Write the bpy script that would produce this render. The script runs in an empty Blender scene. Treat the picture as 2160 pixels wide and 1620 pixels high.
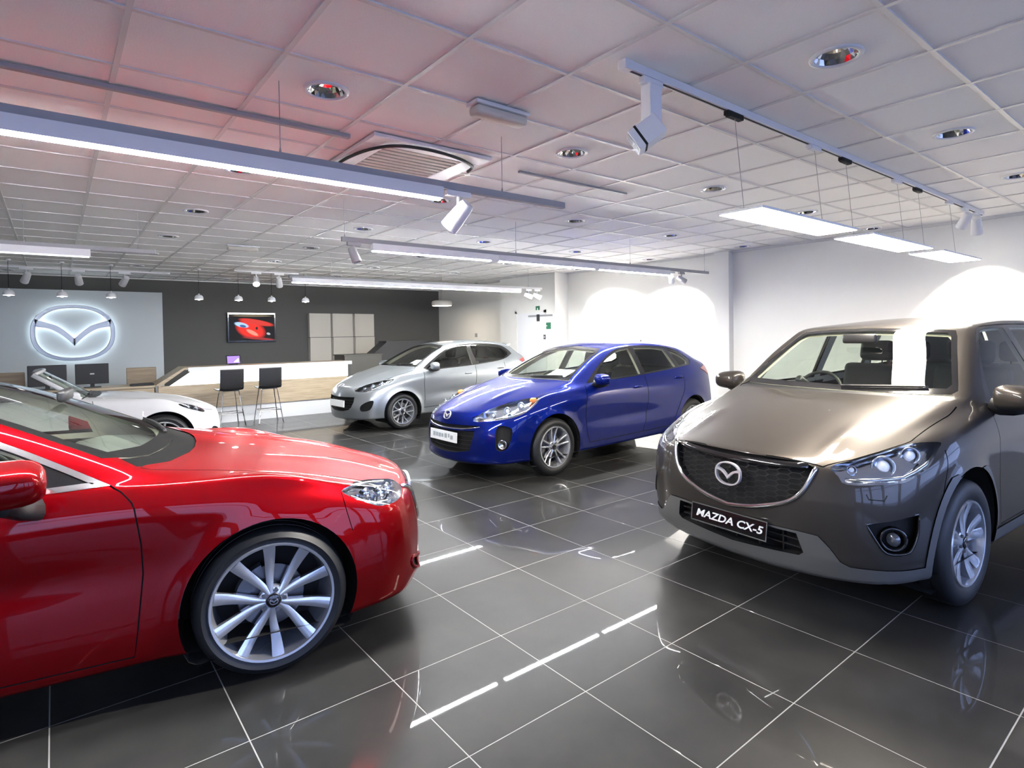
"""Car showroom: five cars on polished tiles under a grid ceiling, reception counter behind."""
import bpy, bmesh, math, random
import numpy as np
from mathutils import Vector, Matrix
from mathutils.bvhtree import BVHTree

random.seed(7)
SC = bpy.context.scene
COL = SC.collection
PI = math.pi
R = math.radians

# ---------------------------------------------------------------- camera, sky, exposure
def make_camera():
    cam = bpy.data.cameras.new('camera'); o = bpy.data.objects.new('camera', cam); COL.objects.link(o)
    f, cy, pitch, roll, yaw = 1222.61, 728.51, .019044, .01527, .66838      # level shift-lens view of the room
    cam.sensor_fit = 'HORIZONTAL'; cam.sensor_width = 36; cam.lens = 36 * f / 2160
    cam.shift_y = (cy - 810) / 2160; cam.clip_start = .02; cam.clip_end = 200
    c, s = math.cos(yaw), math.sin(yaw)
    r = Vector((c, -s, 0)); fw = Vector((s, c, 0)); d = Vector((0, 0, -1))
    f2 = fw * math.cos(pitch) + d * math.sin(pitch); d2 = -fw * math.sin(pitch) + d * math.cos(pitch)
    r3 = r * math.cos(roll) + d2 * math.sin(roll); d3 = -r * math.sin(roll) + d2 * math.cos(roll)
    m = Matrix((r3, -d3, -f2)).transposed().to_4x4(); m.translation = Vector((0, 0, 1.5577))
    o.matrix_world = m; SC.camera = o
    return r3, d3, f2, f, cy
CAM = make_camera()
def px(P):
    """pixel of a world point, used only to sort tiles by how large they show"""
    r3, d3, f2, f, cy = CAM
    q = Vector(P) - Vector((0, 0, 1.5577)); z = q.dot(f2)
    if z < .05: return None
    return 1080 + f * q.dot(r3) / z, cy + f * q.dot(d3) / z, z

world = bpy.data.worlds.new('dusk_sky'); SC.world = world; world.use_nodes = True
bgn = world.node_tree.nodes['Background']
bgn.inputs[0].default_value = (.42, .54, 1.0, 1)
bgn.inputs[1].default_value = 1.2
SC.view_settings.view_transform = 'Standard'; SC.view_settings.look = 'None'
SC.view_settings.exposure = 2.3; SC.view_settings.gamma = 1.0; SC.view_settings.use_curve_mapping = False
SC.cycles.max_bounces = 5; SC.cycles.diffuse_bounces = 3; SC.cycles.glossy_bounces = 4; SC.cycles.transparent_max_bounces = 8
SC.cycles.use_light_tree = False; SC.cycles.blur_glossy = .6; SC.cycles.adaptive_threshold = .05
SC.cycles.sample_clamp_indirect = 6.0; SC.cycles.caustics_reflective = True; SC.cycles.caustics_refractive = False
LED = 120.0        # brightness of the linear LED diffusers
PANEL = 19.0      # brightness of the hanging panels
SPOT = 1.4        # scale of all spot heads

# ---------------------------------------------------------------- helpers
def link(o, parent=None):
    COL.objects.link(o)
    if parent is not None:
        o.parent = parent
    return o

def tag(o, label=None, cat=None, group=None, kind=None):
    if label: o['label'] = label
    if cat: o['category'] = cat
    if group: o['group'] = group
    if kind: o['kind'] = kind
    return o

def empty(name, loc=(0, 0, 0), rz=0.0):
    o = bpy.data.objects.new(name, None)
    o.location = loc
    o.rotation_euler = (0, 0, rz)
    o.empty_display_size = 0.1
    return link(o)

def smooth(me, on=True):
    me.polygons.foreach_set('use_smooth', [on] * len(me.polygons))

def mobj(name, verts, faces, mat, parent=None, sm=False, mats=None, midx=None):
    me = bpy.data.meshes.new(name)
    me.from_pydata([tuple(v) for v in verts], [], [tuple(f) for f in faces])
    if mats:
        for m in mats: me.materials.append(m)
        if midx is not None: me.polygons.foreach_set('material_index', midx)
    elif mat is not None:
        me.materials.append(mat)
    if me.validate(): print('fixed mesh', name)
    smooth(me, sm)
    me.update()
    return link(bpy.data.objects.new(name, me), parent)

class MB:
    """collects simple solids, then links them as one mesh"""
    def __init__(s): s.v = []; s.f = []; s.m = []; s.cur = 0
    def add(s, v, f):
        b = len(s.v); s.v += [tuple(p) for p in v]
        s.f += [tuple(b + i for i in q) for q in f]; s.m += [s.cur] * len(f)
        return s
    def box(s, x0, x1, y0, y1, z0, z1, bev=0.0):
        if bev <= 0:
            v = [(x, y, z) for z in (z0, z1) for y in (y0, y1) for x in (x0, x1)]
            return s.add(v, [(0, 2, 3, 1), (4, 5, 7, 6), (0, 1, 5, 4), (1, 3, 7, 5), (3, 2, 6, 7), (2, 0, 4, 6)])
        bm = bmesh.new(); bmesh.ops.create_cube(bm, size=1)
        bmesh.ops.scale(bm, vec=(x1 - x0, y1 - y0, z1 - z0), verts=bm.verts)
        bmesh.ops.translate(bm, vec=((x0 + x1) / 2, (y0 + y1) / 2, (z0 + z1) / 2), verts=bm.verts)
        bmesh.ops.bevel(bm, geom=bm.edges[:], offset=bev, segments=2, affect='EDGES', profile=.5)
        return s.bm(bm)
    def bm(s, bm, mtx=None):
        if mtx is not None: bm.transform(mtx)
        bm.verts.ensure_lookup_table(); bm.verts.index_update()
        s.add([tuple(v.co) for v in bm.verts], [[v.index for v in f.verts] for f in bm.faces]); bm.free()
        return s
    def prism(s, poly, axis, a0, a1):
        """2D polygon extruded along an axis; poly coordinates are the other two axes in order"""
        n = len(poly)
        def mk(p, a):
            return {'x': (a, p[0], p[1]), 'y': (p[0], a, p[1]), 'z': (p[0], p[1], a)}[axis]
        v = [mk(p, a0) for p in poly] + [mk(p, a1) for p in poly]
        f = [tuple(range(n))[::-1], tuple(range(n, 2 * n))] + [(i, (i + 1) % n, n + (i + 1) % n, n + i) for i in range(n)]
        return s.add(v, f)
    def cyl(s, p0, p1, r0, r1=None, n=16, cap=True):
        r1 = r0 if r1 is None else r1
        p0 = Vector(p0); p1 = Vector(p1); d = (p1 - p0).normalized()
        a = d.orthogonal().normalized(); b = d.cross(a)
        v = []
        for p, r in ((p0, r0), (p1, r1)):
            for i in range(n):
                t = 2 * PI * i / n
                v.append(p + a * (r * math.cos(t)) + b * (r * math.sin(t)))
        f = [(i, (i + 1) % n, n + (i + 1) % n, n + i) for i in range(n)]
        if cap: f += [tuple(range(n))[::-1], tuple(range(n, 2 * n))]
        return s.add(v, f)
    def tube(s, pts, r, n=8, closed=False, sx=1.0, up=None):
        pts = [Vector(p) for p in pts]; m = len(pts); v = []; prev = None
        for i, p in enumerate(pts):
            if closed: d = pts[(i + 1) % m] - pts[i - 1]
            else: d = pts[min(i + 1, m - 1)] - pts[max(i - 1, 0)]
            d = d.normalized() if d.length > 1e-9 else Vector((1, 0, 0))
            if up is not None: a = d.cross(Vector(up)).normalized()
            elif prev is None: a = d.orthogonal().normalized()
            else: a = (prev - d * prev.dot(d)).normalized()
            prev = a; b = d.cross(a)
            rr = r[i] if isinstance(r, (list, tuple)) else r
            for k in range(n):
                t = 2 * PI * k / n
                v.append(p + a * (rr * sx * math.cos(t)) + b * (rr * math.sin(t)))
        f = []
        for i in range(m if closed else m - 1):
            j = (i + 1) % m
            for k in range(n):
                f.append((i * n + k, i * n + (k + 1) % n, j * n + (k + 1) % n, j * n + k))
        if not closed: f += [tuple(range(n))[::-1], tuple((m - 1) * n + k for k in range(n))]
        return s.add(v, f)
    def lathe(s, prof, c, axis, n=32, a0=0, a1=2 * PI):
        """prof: (radius, height) along axis vector from c"""
        ax = Vector(axis).normalized(); c = Vector(c)
        a = ax.orthogonal().normalized(); b = ax.cross(a); v = []; full = abs(a1 - a0 - 2 * PI) < 1e-6
        m = n if full else n + 1
        for (r, h) in prof:
            for k in range(m):
                t = a0 + (a1 - a0) * k / n
                v.append(c + ax * h + a * (r * math.cos(t)) + b * (r * math.sin(t)))
        f = []
        for i in range(len(prof) - 1):
            for k in range(n):
                k2 = (k + 1) % m
                f.append((i * m + k, i * m + k2, (i + 1) * m + k2, (i + 1) * m + k))
        return s.add(v, f)
    def ell(s, c, r, nu=16, nv=10, mtx=None):
        v = []; f = []
        for j in range(nv + 1):
            th = PI * j / nv
            for i in range(nu):
                ph = 2 * PI * i / nu
                p = Vector((r[0] * math.sin(th) * math.cos(ph), r[1] * math.sin(th) * math.sin(ph), r[2] * math.cos(th)))
                if mtx is not None: p = mtx @ p
                v.append(p + Vector(c))
        for j in range(nv):
            for i in range(nu):
                f.append((j * nu + i, (j + 1) * nu + i, (j + 1) * nu + (i + 1) % nu, j * nu + (i + 1) % nu))
        return s.add(v, f)
    def build(s, name, mat, parent=None, sm=False, mats=None):
        o = mobj(name, s.v, s.f, mat, parent, sm, mats, s.m if mats else None)
        if sm == 'auto':
            pass
        return o

def autosmooth(o, deg=35):
    me = o.data
    smooth(me, True)
    bm = bmesh.new(); bm.from_mesh(me)
    bmesh.ops.remove_doubles(bm, verts=bm.verts, dist=1e-5)
    bmesh.ops.recalc_face_normals(bm, faces=bm.faces)
    for e in bm.edges:
        if len(e.link_faces) == 2 and e.calc_face_angle(0) > math.radians(deg): e.smooth = False
    bm.to_mesh(me); bm.free()
    return o

# ---------------------------------------------------------------- car body
def pchip(ctrl, xs):
    c = sorted(ctrl, key=lambda p: p[0])
    X = np.array([p[0] for p in c], float); out = []
    for k in (1, 2):
        Y = np.array([p[k] for p in c], float)
        h = np.diff(X); d = np.diff(Y) / h; m = np.zeros_like(X)
        m[0], m[-1] = d[0], d[-1]
        for i in range(1, len(X) - 1):
            if d[i - 1] * d[i] > 0:
                w1, w2 = 2 * h[i] + h[i - 1], h[i] + 2 * h[i - 1]
                m[i] = (w1 + w2) / (w1 / d[i - 1] + w2 / d[i])
        r = []
        for x in xs:
            i = int(np.clip(np.searchsorted(X, x) - 1, 0, len(X) - 2))
            t = (x - X[i]) / h[i]
            if t < 0: r.append(Y[0] + m[0] * (x - X[0])); continue
            if t > 1: r.append(Y[-1] + m[-1] * (x - X[-1])); continue
            r.append((2 * t**3 - 3 * t**2 + 1) * Y[i] + (t**3 - 2 * t**2 + t) * h[i] * m[i] + (-2 * t**3 + 3 * t**2) * Y[i + 1] + (t**3 - t**2) * h[i] * m[i + 1])
        out.append(r)
    return out

def car_cage(S):
    """S: dict with X (side stations), X5, XT, rails s0..s5, t3, front rows, rear rows, crease"""
    n = len(S['X']); rails = {}
    for k in ('s0', 's1', 's2', 's3', 's4', 's5', 't3'):
        xs = S.get('X' + k, S['XT'] if k == 't3' else S['X5'] if k == 's5' else S['X'])
        y, z = pchip(S[k], xs)
        rails[k] = [(xs[i], y[i], z[i]) for i in range(n)]
    crown = S.get('crown', 2.0)
    def row(ring, spec, frac):
        xc, zc, p = spec
        return [(xc - (xc - ring[0]) * f**p, ring[1] * f, zc + (ring[2] - zc) * f**p) for f in frac]
    fr = S.get('frac', (1, .70, .36, 0))
    rings = []
    for i in range(n):
        P = [rails['s%d' % k][i] for k in range(6)]
        c = rails['t3'][i]; q = P[5]
        tp = []
        for f in (.68, .34):
            g = f**crown
            tp.append((c[0] + (q[0] - c[0]) * g, q[1] * f, c[2] + (q[2] - c[2]) * g))
        b = P[0]
        bt = [(b[0], 0, b[2]), (b[0], b[1] * .36, b[2]), (b[0], b[1] * .7, b[2])]
        rings.append(bt + P + tp + [c])
    faces = []; verts = []; idx = {}
    def vid(p):
        k = (round(p[0], 5), round(p[1], 5), round(p[2], 5))
        if k not in idx: idx[k] = len(verts); verts.append(k)
        return idx[k]
    ends = {}
    for end, i in (('front', 0), ('rear', n - 1)):
        g = [row(rings[i][3 + k], S[end][k], fr) for k in range(6)]
        ends[end] = g
        rings[i][2], rings[i][1], rings[i][0] = g[0][1], g[0][2], g[0][3]
        rings[i][9], rings[i][10], rings[i][11] = g[5][1], g[5][2], g[5][3]
    mir = lambda p: (p[0], -p[1] if p[1] else 0.0, p[2])
    cre = {}
    def setc(a, b, v):
        if v > 0: cre[(min(a, b), max(a, b))] = max(v, cre.get((min(a, b), max(a, b)), 0))
    rc = S.get('crease', {}); sc = S.get('screase', {})
    names = ['b0', 'b1', 'b2', 's0', 's1', 's2', 's3', 's4', 's5', 't1', 't2', 't3']
    for side in (0, 1):
        m = (lambda p: p) if side == 0 else mir
        R = [[vid(m(p)) for p in r] for r in rings]
        for i in range(n - 1):
            for k in range(11):
                q = (R[i][k], R[i + 1][k], R[i + 1][k + 1], R[i][k + 1])
                q = q if side == 0 else q[::-1]
                if len(set(q)) >= 3: faces.append(tuple(dict.fromkeys(q)))
            for k in range(12):
                v = rc.get(names[k], 0)
                if callable(v): v = v(i)
                setc(R[i][k], R[i + 1][k], v)
        for i, v in sc.items():
            lo, hi, val = v
            for k in range(11):
                if lo <= k and k + 1 <= hi: setc(R[i][k], R[i][k + 1], val)
        for end in ('front', 'rear'):
            G = [[vid(m(p)) for p in r] for r in ends[end]]
            for k in range(5):
                for j in range(3):
                    q = (G[k][j], G[k + 1][j], G[k + 1][j + 1], G[k][j + 1])
                    if (end == 'front') == (side == 1): q = q[::-1]
                    faces.append(q)
            ec = S.get(end + '_crease', {})
            for k, v in ec.items():
                for j in range(3): setc(G[k][j], G[k][j + 1], v)
            rcv = S.get(end + '_ring', 0)
            for k in range(5): setc(G[k][0], G[k + 1][0], rcv)
    return verts, faces, cre

def subsurf(verts, faces, cre, lev=3):
    me = bpy.data.meshes.new('cage'); me.from_pydata(verts, [], faces)
    bm = bmesh.new(); bm.from_mesh(me)
    lay = bm.edges.layers.float.new('crease_edge')
    bm.verts.ensure_lookup_table()
    for e in bm.edges:
        k = tuple(sorted((e.verts[0].index, e.verts[1].index)))
        if k in cre: e[lay] = cre[k]
    bmesh.ops.recalc_face_normals(bm, faces=bm.faces)
    bm.to_mesh(me); bm.free()
    o = bpy.data.objects.new('cage', me); COL.objects.link(o)
    md = o.modifiers.new('s', 'SUBSURF'); md.levels = lev; md.render_levels = lev
    dg = bpy.context.evaluated_depsgraph_get(); dg.update()
    ev = o.evaluated_get(dg); em = ev.to_mesh()
    V = np.empty(len(em.vertices) * 3); em.vertices.foreach_get('co', V); V = V.reshape(-1, 3)
    N = np.empty(len(em.vertices) * 3); em.vertices.foreach_get('normal', N); N = N.reshape(-1, 3)
    F = [tuple(p.vertices) for p in em.polygons]
    ev.to_mesh_clear(); bpy.data.objects.remove(o); bpy.data.meshes.remove(me)
    return V, N, F

class Shell:
    """dense half of a car body (left side, y >= 0) that is cut into panels"""
    def __init__(s, spec, lev=3, deform=None):
        V, N, F = subsurf(*car_cage(spec), lev)
        if deform is not None:
            V = deform(V, N)
            me = bpy.data.meshes.new('t'); me.from_pydata(V.tolist(), [], F); me.update()
            N = np.empty(len(V) * 3); me.vertices.foreach_get('normal', N); N = N.reshape(-1, 3)
            bpy.data.meshes.remove(me)
        keep = [f for f in F if sum(V[i][1] for i in f) / len(f) > 1e-6]
        used = sorted({i for f in keep for i in f}); mp = {a: b for b, a in enumerate(used)}
        s.V = V[used]; s.N = N[used]; s.F = [tuple(mp[i] for i in f) for f in keep]
        s.V[np.abs(s.V[:, 1]) < 1e-4, 1] = 0.0
        tris = []
        for f in s.F:
            for k in range(1, len(f) - 1): tris.append((f[0], f[k], f[k + 1]))
        s.T = tris
        s.bvh = BVHTree.FromPolygons([tuple(v) for v in s.V], tris)
        s.bm = bmesh.new()
        vs = [s.bm.verts.new(v) for v in s.V]
        for f in s.F: s.bm.faces.new([vs[i] for i in f])
        s.lay = s.bm.faces.layers.int.new('region')
        s.names = ['body']
    def normal(s, p):
        loc, nr, ix, d = s.bvh.find_nearest(Vector(p))
        if ix is None: return Vector((0, 0, 1))
        a, b, c = s.T[ix]
        A, B, C = Vector(s.V[a]), Vector(s.V[b]), Vector(s.V[c])
        v0, v1, v2 = B - A, C - A, loc - A
        d00, d01, d11, d20, d21 = v0.dot(v0), v0.dot(v1), v1.dot(v1), v2.dot(v0), v2.dot(v1)
        den = d00 * d11 - d01 * d01
        if abs(den) < 1e-16: return Vector(s.N[a])
        v = (d11 * d20 - d01 * d21) / den; w = (d00 * d21 - d01 * d20) / den
        n = Vector(s.N[a]) * (1 - v - w) + Vector(s.N[b]) * v + Vector(s.N[c]) * w
        return n.normalized()
    def hit(s, o, d):
        loc, n, i, dist = s.bvh.ray_cast(Vector(o), Vector(d).normalized())
        return loc
    @staticmethod
    def frame(view):
        """view: 'side','front','top','rear' or angle in degrees between front (0) and side (90)"""
        if view == 'top': return Vector((0, 0, 1)), Vector((1, 0, 0)), Vector((0, 1, 0))
        if view == 'side': return Vector((0, 1, 0)), Vector((1, 0, 0)), Vector((0, 0, 1))
        a = {'front': 0, 'rear': 180}.get(view, view); t = math.radians(a)
        d = Vector((math.cos(t), math.sin(t), 0))
        return d, Vector((-math.sin(t), math.cos(t), 0)), Vector((0, 0, 1))
    def pt(s, view, u, v, off=0.0):
        d, U, W = s.frame(view)
        o = U * u + W * v + d * 6
        h = s.hit(o, -d)
        if h is None: return None
        return h + s.normal(h) * off if off else h
    def region(s, name, poly, view='side', from_='body', nmin=0.05, lim=None, keep_inside=True):
        """cut the outline into the shell and mark the faces inside; only faces whose region is in from_"""
        d, U, W = s.frame(view)
        if name not in s.names: s.names.append(name)
        rid = s.names.index(name)
        src = {s.names.index(n) for n in ([from_] if isinstance(from_, str) else from_)}
        P = [(float(a), float(b)) for a, b in poly]
        u0, u1 = min(p[0] for p in P), max(p[0] for p in P); v0, v1 = min(p[1] for p in P), max(p[1] for p in P)
        lay = s.lay
        def info(f):
            us = [v.co.dot(U) for v in f.verts]; ws = [v.co.dot(W) for v in f.verts]
            return min(us), max(us), min(ws), max(ws)
        c = []
        for f in s.bm.faces:
            if f[lay] not in src: continue
            co = f.verts[0].co
            a, b = co.dot(U), co.dot(W)
            if a < u0 - .15 or a > u1 + .15 or b < v0 - .15 or b > v1 + .15: continue
            i = info(f)
            if i[1] < u0 or i[0] > u1 or i[3] < v0 or i[2] > v1: continue
            f.normal_update()
            if f.normal.dot(d) < nmin: continue
            if lim is not None and not lim(f.calc_center_median()): continue
            c.append(f)
        cand = set(c); m = len(P)
        for k in range(m):
            A, B = P[k], P[(k + 1) % m]
            ex, ey = B[0] - A[0], B[1] - A[1]; L = math.hypot(ex, ey)
            if L < 1e-6: continue
            no = (U * (-ey) + W * ex) / L
            co = U * A[0] + W * A[1]
            lo = (min(A[0], B[0]) - 1e-4, min(A[1], B[1]) - 1e-4); hi = (max(A[0], B[0]) + 1e-4, max(A[1], B[1]) + 1e-4)
            sub = []
            for f in cand:
                i = info(f)
                if i[1] < lo[0] or i[0] > hi[0] or i[3] < lo[1] or i[2] > hi[1]: continue
                ds = [(v.co - co).dot(no) for v in f.verts]
                if min(ds) < -1e-5 and max(ds) > 1e-5: sub.append(f)
            if not sub: continue
            geom = set(sub)
            for f in sub: geom.update(f.edges); geom.update(f.verts)
            r = bmesh.ops.bisect_plane(s.bm, geom=list(geom), dist=1e-6, plane_co=co, plane_no=no)
            for g in r['geom']:
                if isinstance(g, bmesh.types.BMFace): cand.add(g)
            cand = {f for f in cand if f.is_valid}
        got = []
        for f in cand:
            q = f.calc_center_median()
            if inpoly(q.dot(U), q.dot(W), P): f[lay] = rid; got.append(f)
        return got
    def faces(s, name):
        r = s.names.index(name); return [f for f in s.bm.faces if f[s.lay] == r]
    def extract(s, name, mat, parent=None, mode='both', part=None, off=0.0, thick=0.0, label=None, mirror_pose=False):
        """faces of a region as mesh objects: one welded over the centre line ('both') or a left/right pair ('pair')"""
        fs = s.faces(name)
        if not fs: print('empty region', name); return []
        vm = {}; V = []; NN = []; F = []
        for f in fs:
            q = []
            for v in f.verts:
                if v.index not in vm or True:
                    k = v
                    if k not in vm:
                        vm[k] = len(V); n = s.normal(v.co); NN.append(n); V.append(v.co + n * off)
                q.append(vm[k])
            F.append(q)
        part = part or name
        outs = []
        if mode == 'both':
            sets = [(1, -1)]
        elif mode == 'left': sets = [(1,)]
        elif mode == 'right': sets = [(-1,)]
        else: sets = [(1,), (-1,)]
        for st in sets:
            v2 = []; n2 = []; f2 = []
            for sg in st:
                base = len(v2); mpp = {}
                for i, (v, n) in enumerate(zip(V, NN)):
                    if sg == -1 and len(st) == 2 and abs(v.y) < 1e-5: mpp[i] = i; continue
                    mpp[i] = len(v2)
                    v2.append((v.x, v.y * sg, v.z)); n2.append((n.x, n.y * sg, n.z))
                for q in F:
                    g = [mpp[i] for i in q]
                    f2.append(g if sg == 1 else g[::-1])
            if len(st) == 2:
                n2 = [Vector((n[0], 0, n[2])).normalized() if abs(v[1]) < 1e-5 else n for v, n in zip(v2, n2)]
            if thick > 0:
                nv = len(v2); edge = {}
                for q in f2:
                    for a, b in zip(q, q[1:] + q[:1]): edge[(a, b)] = 1
                inner = [(v[0] - n[0] * thick, v[1] - n[1] * thick, v[2] - n[2] * thick) for v, n in zip(v2, n2)]
                v2 = v2 + inner; n2 = n2 + [(-n[0], -n[1], -n[2]) for n in n2]
                f3 = [[i + nv for i in q[::-1]] for q in f2]
                rim = [[b, a, a + nv, b + nv] for (a, b) in edge if (b, a) not in edge]
                # rim gets own verts so that the shading edge stays crisp
                for q in rim:
                    b0 = len(v2); pts = [Vector(v2[i]) for i in q]
                    nn = (pts[1] - pts[0]).cross(pts[2] - pts[0]); nn = nn.normalized() if nn.length > 1e-12 else Vector((0, 0, 1))
                    v2 += [tuple(p) for p in pts]; n2 += [tuple(nn)] * 4; f3.append([b0, b0 + 1, b0 + 2, b0 + 3])
                f2 = f2 + f3
            me = bpy.data.meshes.new(part); me.from_pydata(v2, [], f2)
            if me.validate(): print('fixed shell mesh', part)
            me.materials.append(mat); smooth(me); me.update()
            me.normals_split_custom_set_from_vertices([tuple(n) for n in n2])
            o = link(bpy.data.objects.new(part, me), parent)
            if label: o['label'] = label
            outs.append(o)
        return outs

def inpoly(x, y, P):
    c = False; n = len(P); j = n - 1
    for i in range(n):
        if (P[i][1] > y) != (P[j][1] > y) and x < (P[j][0] - P[i][0]) * (y - P[i][1]) / (P[j][1] - P[i][1]) + P[i][0]: c = not c
        j = i
    return c

def curve2(pts, n=6, closed=True):
    """Catmull-Rom through 2D/3D points; a point given with a trailing 'c' flag stays a corner"""
    Q = [tuple(p[:-1]) if isinstance(p[-1], str) else tuple(p) for p in pts]
    corner = [isinstance(p[-1], str) for p in pts]; m = len(Q); out = []
    rng = range(m if closed else m - 1)
    for i in rng:
        p1, p2 = np.array(Q[i]), np.array(Q[(i + 1) % m])
        p0 = np.array(Q[i - 1]) if (closed or i > 0) else p1
        p3 = np.array(Q[(i + 2) % m]) if (closed or i + 2 < m) else p2
        if corner[i]: p0 = p1 - (p2 - p1)
        if corner[(i + 1) % m]: p3 = p2 + (p2 - p1)
        if corner[i] and corner[(i + 1) % m]:
            out.append(tuple(p1)); continue
        for k in range(n):
            t = k / n
            out.append(tuple(.5 * (2 * p1 + (p2 - p0) * t + (2 * p0 - 5 * p1 + 4 * p2 - p3) * t * t + (3 * p1 - p0 - 3 * p2 + p3) * t**3)))
    if not closed: out.append(Q[-1])
    return out

def circle2(cx, cy, r, n=48, a0=0, a1=2 * PI):
    return [(cx + r * math.cos(a0 + (a1 - a0) * k / n), cy + r * math.sin(a0 + (a1 - a0) * k / n)) for k in range(n if abs(a1 - a0 - 2 * PI) < 1e-6 else n + 1)]

def strip(pts, w):
    """thin closed band polygon around an open 2D polyline (panel gaps)"""
    P = [np.array(p, float) for p in pts]; L = []; R = []
    for i, p in enumerate(P):
        d = P[min(i + 1, len(P) - 1)] - P[max(i - 1, 0)]; d /= np.linalg.norm(d); n = np.array((-d[1], d[0]))
        L.append(tuple(p + n * w / 2)); R.append(tuple(p - n * w / 2))
    return L + R[::-1]

# ---------------------------------------------------------------- materials
def new_mat(name):
    m = bpy.data.materials.new(name); m.use_nodes = True
    return m, m.node_tree, m.node_tree.nodes['Principled BSDF']

def pmat(name, col, rough=.5, metal=0.0, coat=0.0, coatr=.03, spec=.5, emit=None, es=0.0, trans=0.0, ior=None, noise=None, bump=None):
    m, t, b = new_mat(name)
    b.inputs['Base Color'].default_value = (*col, 1); b.inputs['Roughness'].default_value = rough
    b.inputs['Metallic'].default_value = metal; b.inputs['Coat Weight'].default_value = coat
    b.inputs['Coat Roughness'].default_value = coatr; b.inputs['Specular IOR Level'].default_value = spec
    if ior: b.inputs['IOR'].default_value = ior
    if trans: b.inputs['Transmission Weight'].default_value = trans
    if emit: b.inputs['Emission Color'].default_value = (*emit, 1); b.inputs['Emission Strength'].default_value = es
    if noise:   # (scale, amount) fine tone variation
        tc = t.nodes.new('ShaderNodeTexCoord'); n = t.nodes.new('ShaderNodeTexNoise'); n.inputs['Scale'].default_value = noise[0]
        n.inputs['Detail'].default_value = 5
        r = t.nodes.new('ShaderNodeMapRange'); r.inputs['To Min'].default_value = 1 - noise[1]; r.inputs['To Max'].default_value = 1 + noise[1]
        mx = t.nodes.new('ShaderNodeMix'); mx.data_type = 'RGBA'; mx.blend_type = 'MULTIPLY'; mx.inputs[0].default_value = 1
        mx.inputs[6].default_value = (*col, 1)
        t.links.new(tc.outputs['Object'], n.inputs['Vector']); t.links.new(n.outputs['Fac'], r.inputs['Value'])
        t.links.new(r.outputs[0], mx.inputs[7]); t.links.new(mx.outputs[2], b.inputs['Base Color'])
        if bump:
            bp = t.nodes.new('ShaderNodeBump'); bp.inputs['Strength'].default_value = bump; bp.inputs['Distance'].default_value = .01
            t.links.new(n.outputs['Fac'], bp.inputs['Height']); t.links.new(bp.outputs[0], b.inputs['Normal'])
    return m

def paint(name, col, metal=.55, rough=.38, flake=.06, coat=.75):
    """metallic car paint: flake layer under a clear coat"""
    m, t, b = new_mat(name)
    b.inputs['Metallic'].default_value = metal; b.inputs['Roughness'].default_value = rough
    b.inputs['Coat Weight'].default_value = coat; b.inputs['Coat Roughness'].default_value = .015; b.inputs['Coat IOR'].default_value = 1.45
    b.inputs['Specular IOR Level'].default_value = 0.0
    tc = t.nodes.new('ShaderNodeTexCoord'); n = t.nodes.new('ShaderNodeTexNoise'); n.inputs['Scale'].default_value = 900; n.inputs['Detail'].default_value = 1
    r = t.nodes.new('ShaderNodeMapRange'); r.inputs['To Min'].default_value = 1 - flake; r.inputs['To Max'].default_value = 1 + flake
    mx = t.nodes.new('ShaderNodeMix'); mx.data_type = 'RGBA'; mx.blend_type = 'MULTIPLY'; mx.inputs[0].default_value = 1
    mx.inputs[6].default_value = (*col, 1)
    t.links.new(tc.outputs['Object'], n.inputs['Vector']); t.links.new(n.outputs['Fac'], r.inputs['Value'])
    t.links.new(r.outputs[0], mx.inputs[7]); t.links.new(mx.outputs[2], b.inputs['Base Color'])
    return m

def glass(name, tint=(.85, .9, .87), refl=1.45, gl=1.0):
    m = bpy.data.materials.new(name); m.use_nodes = True; t = m.node_tree; t.nodes.clear()
    out = t.nodes.new('ShaderNodeOutputMaterial'); mix = t.nodes.new('ShaderNodeMixShader')
    tr = t.nodes.new('ShaderNodeBsdfTransparent'); tr.inputs[0].default_value = (*tint, 1)
    g = t.nodes.new('ShaderNodeBsdfGlossy'); g.inputs['Roughness'].default_value = 0.0; g.inputs[0].default_value = (gl, gl, gl, 1)
    fr = t.nodes.new('ShaderNodeFresnel'); ge = t.nodes.new('ShaderNodeNewGeometry'); mr = t.nodes.new('ShaderNodeMapRange')
    mr.inputs['To Min'].default_value = refl; mr.inputs['To Max'].default_value = 1 / refl
    t.links.new(ge.outputs['Backfacing'], mr.inputs['Value']); t.links.new(mr.outputs[0], fr.inputs['IOR'])
    t.links.new(fr.outputs[0], mix.inputs[0]); t.links.new(tr.outputs[0], mix.inputs[1]); t.links.new(g.outputs[0], mix.inputs[2])
    t.links.new(mix.outputs[0], out.inputs[0])
    return m

def emis(name, col, s, sample=True):
    m = bpy.data.materials.new(name); m.use_nodes = True; t = m.node_tree; t.nodes.clear()
    out = t.nodes.new('ShaderNodeOutputMaterial'); e = t.nodes.new('ShaderNodeEmission')
    e.inputs[0].default_value = (*col, 1); e.inputs[1].default_value = s; t.links.new(e.outputs[0], out.inputs[0])
    if not sample: m.cycles.emission_sampling = 'NONE'
    return m

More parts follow.
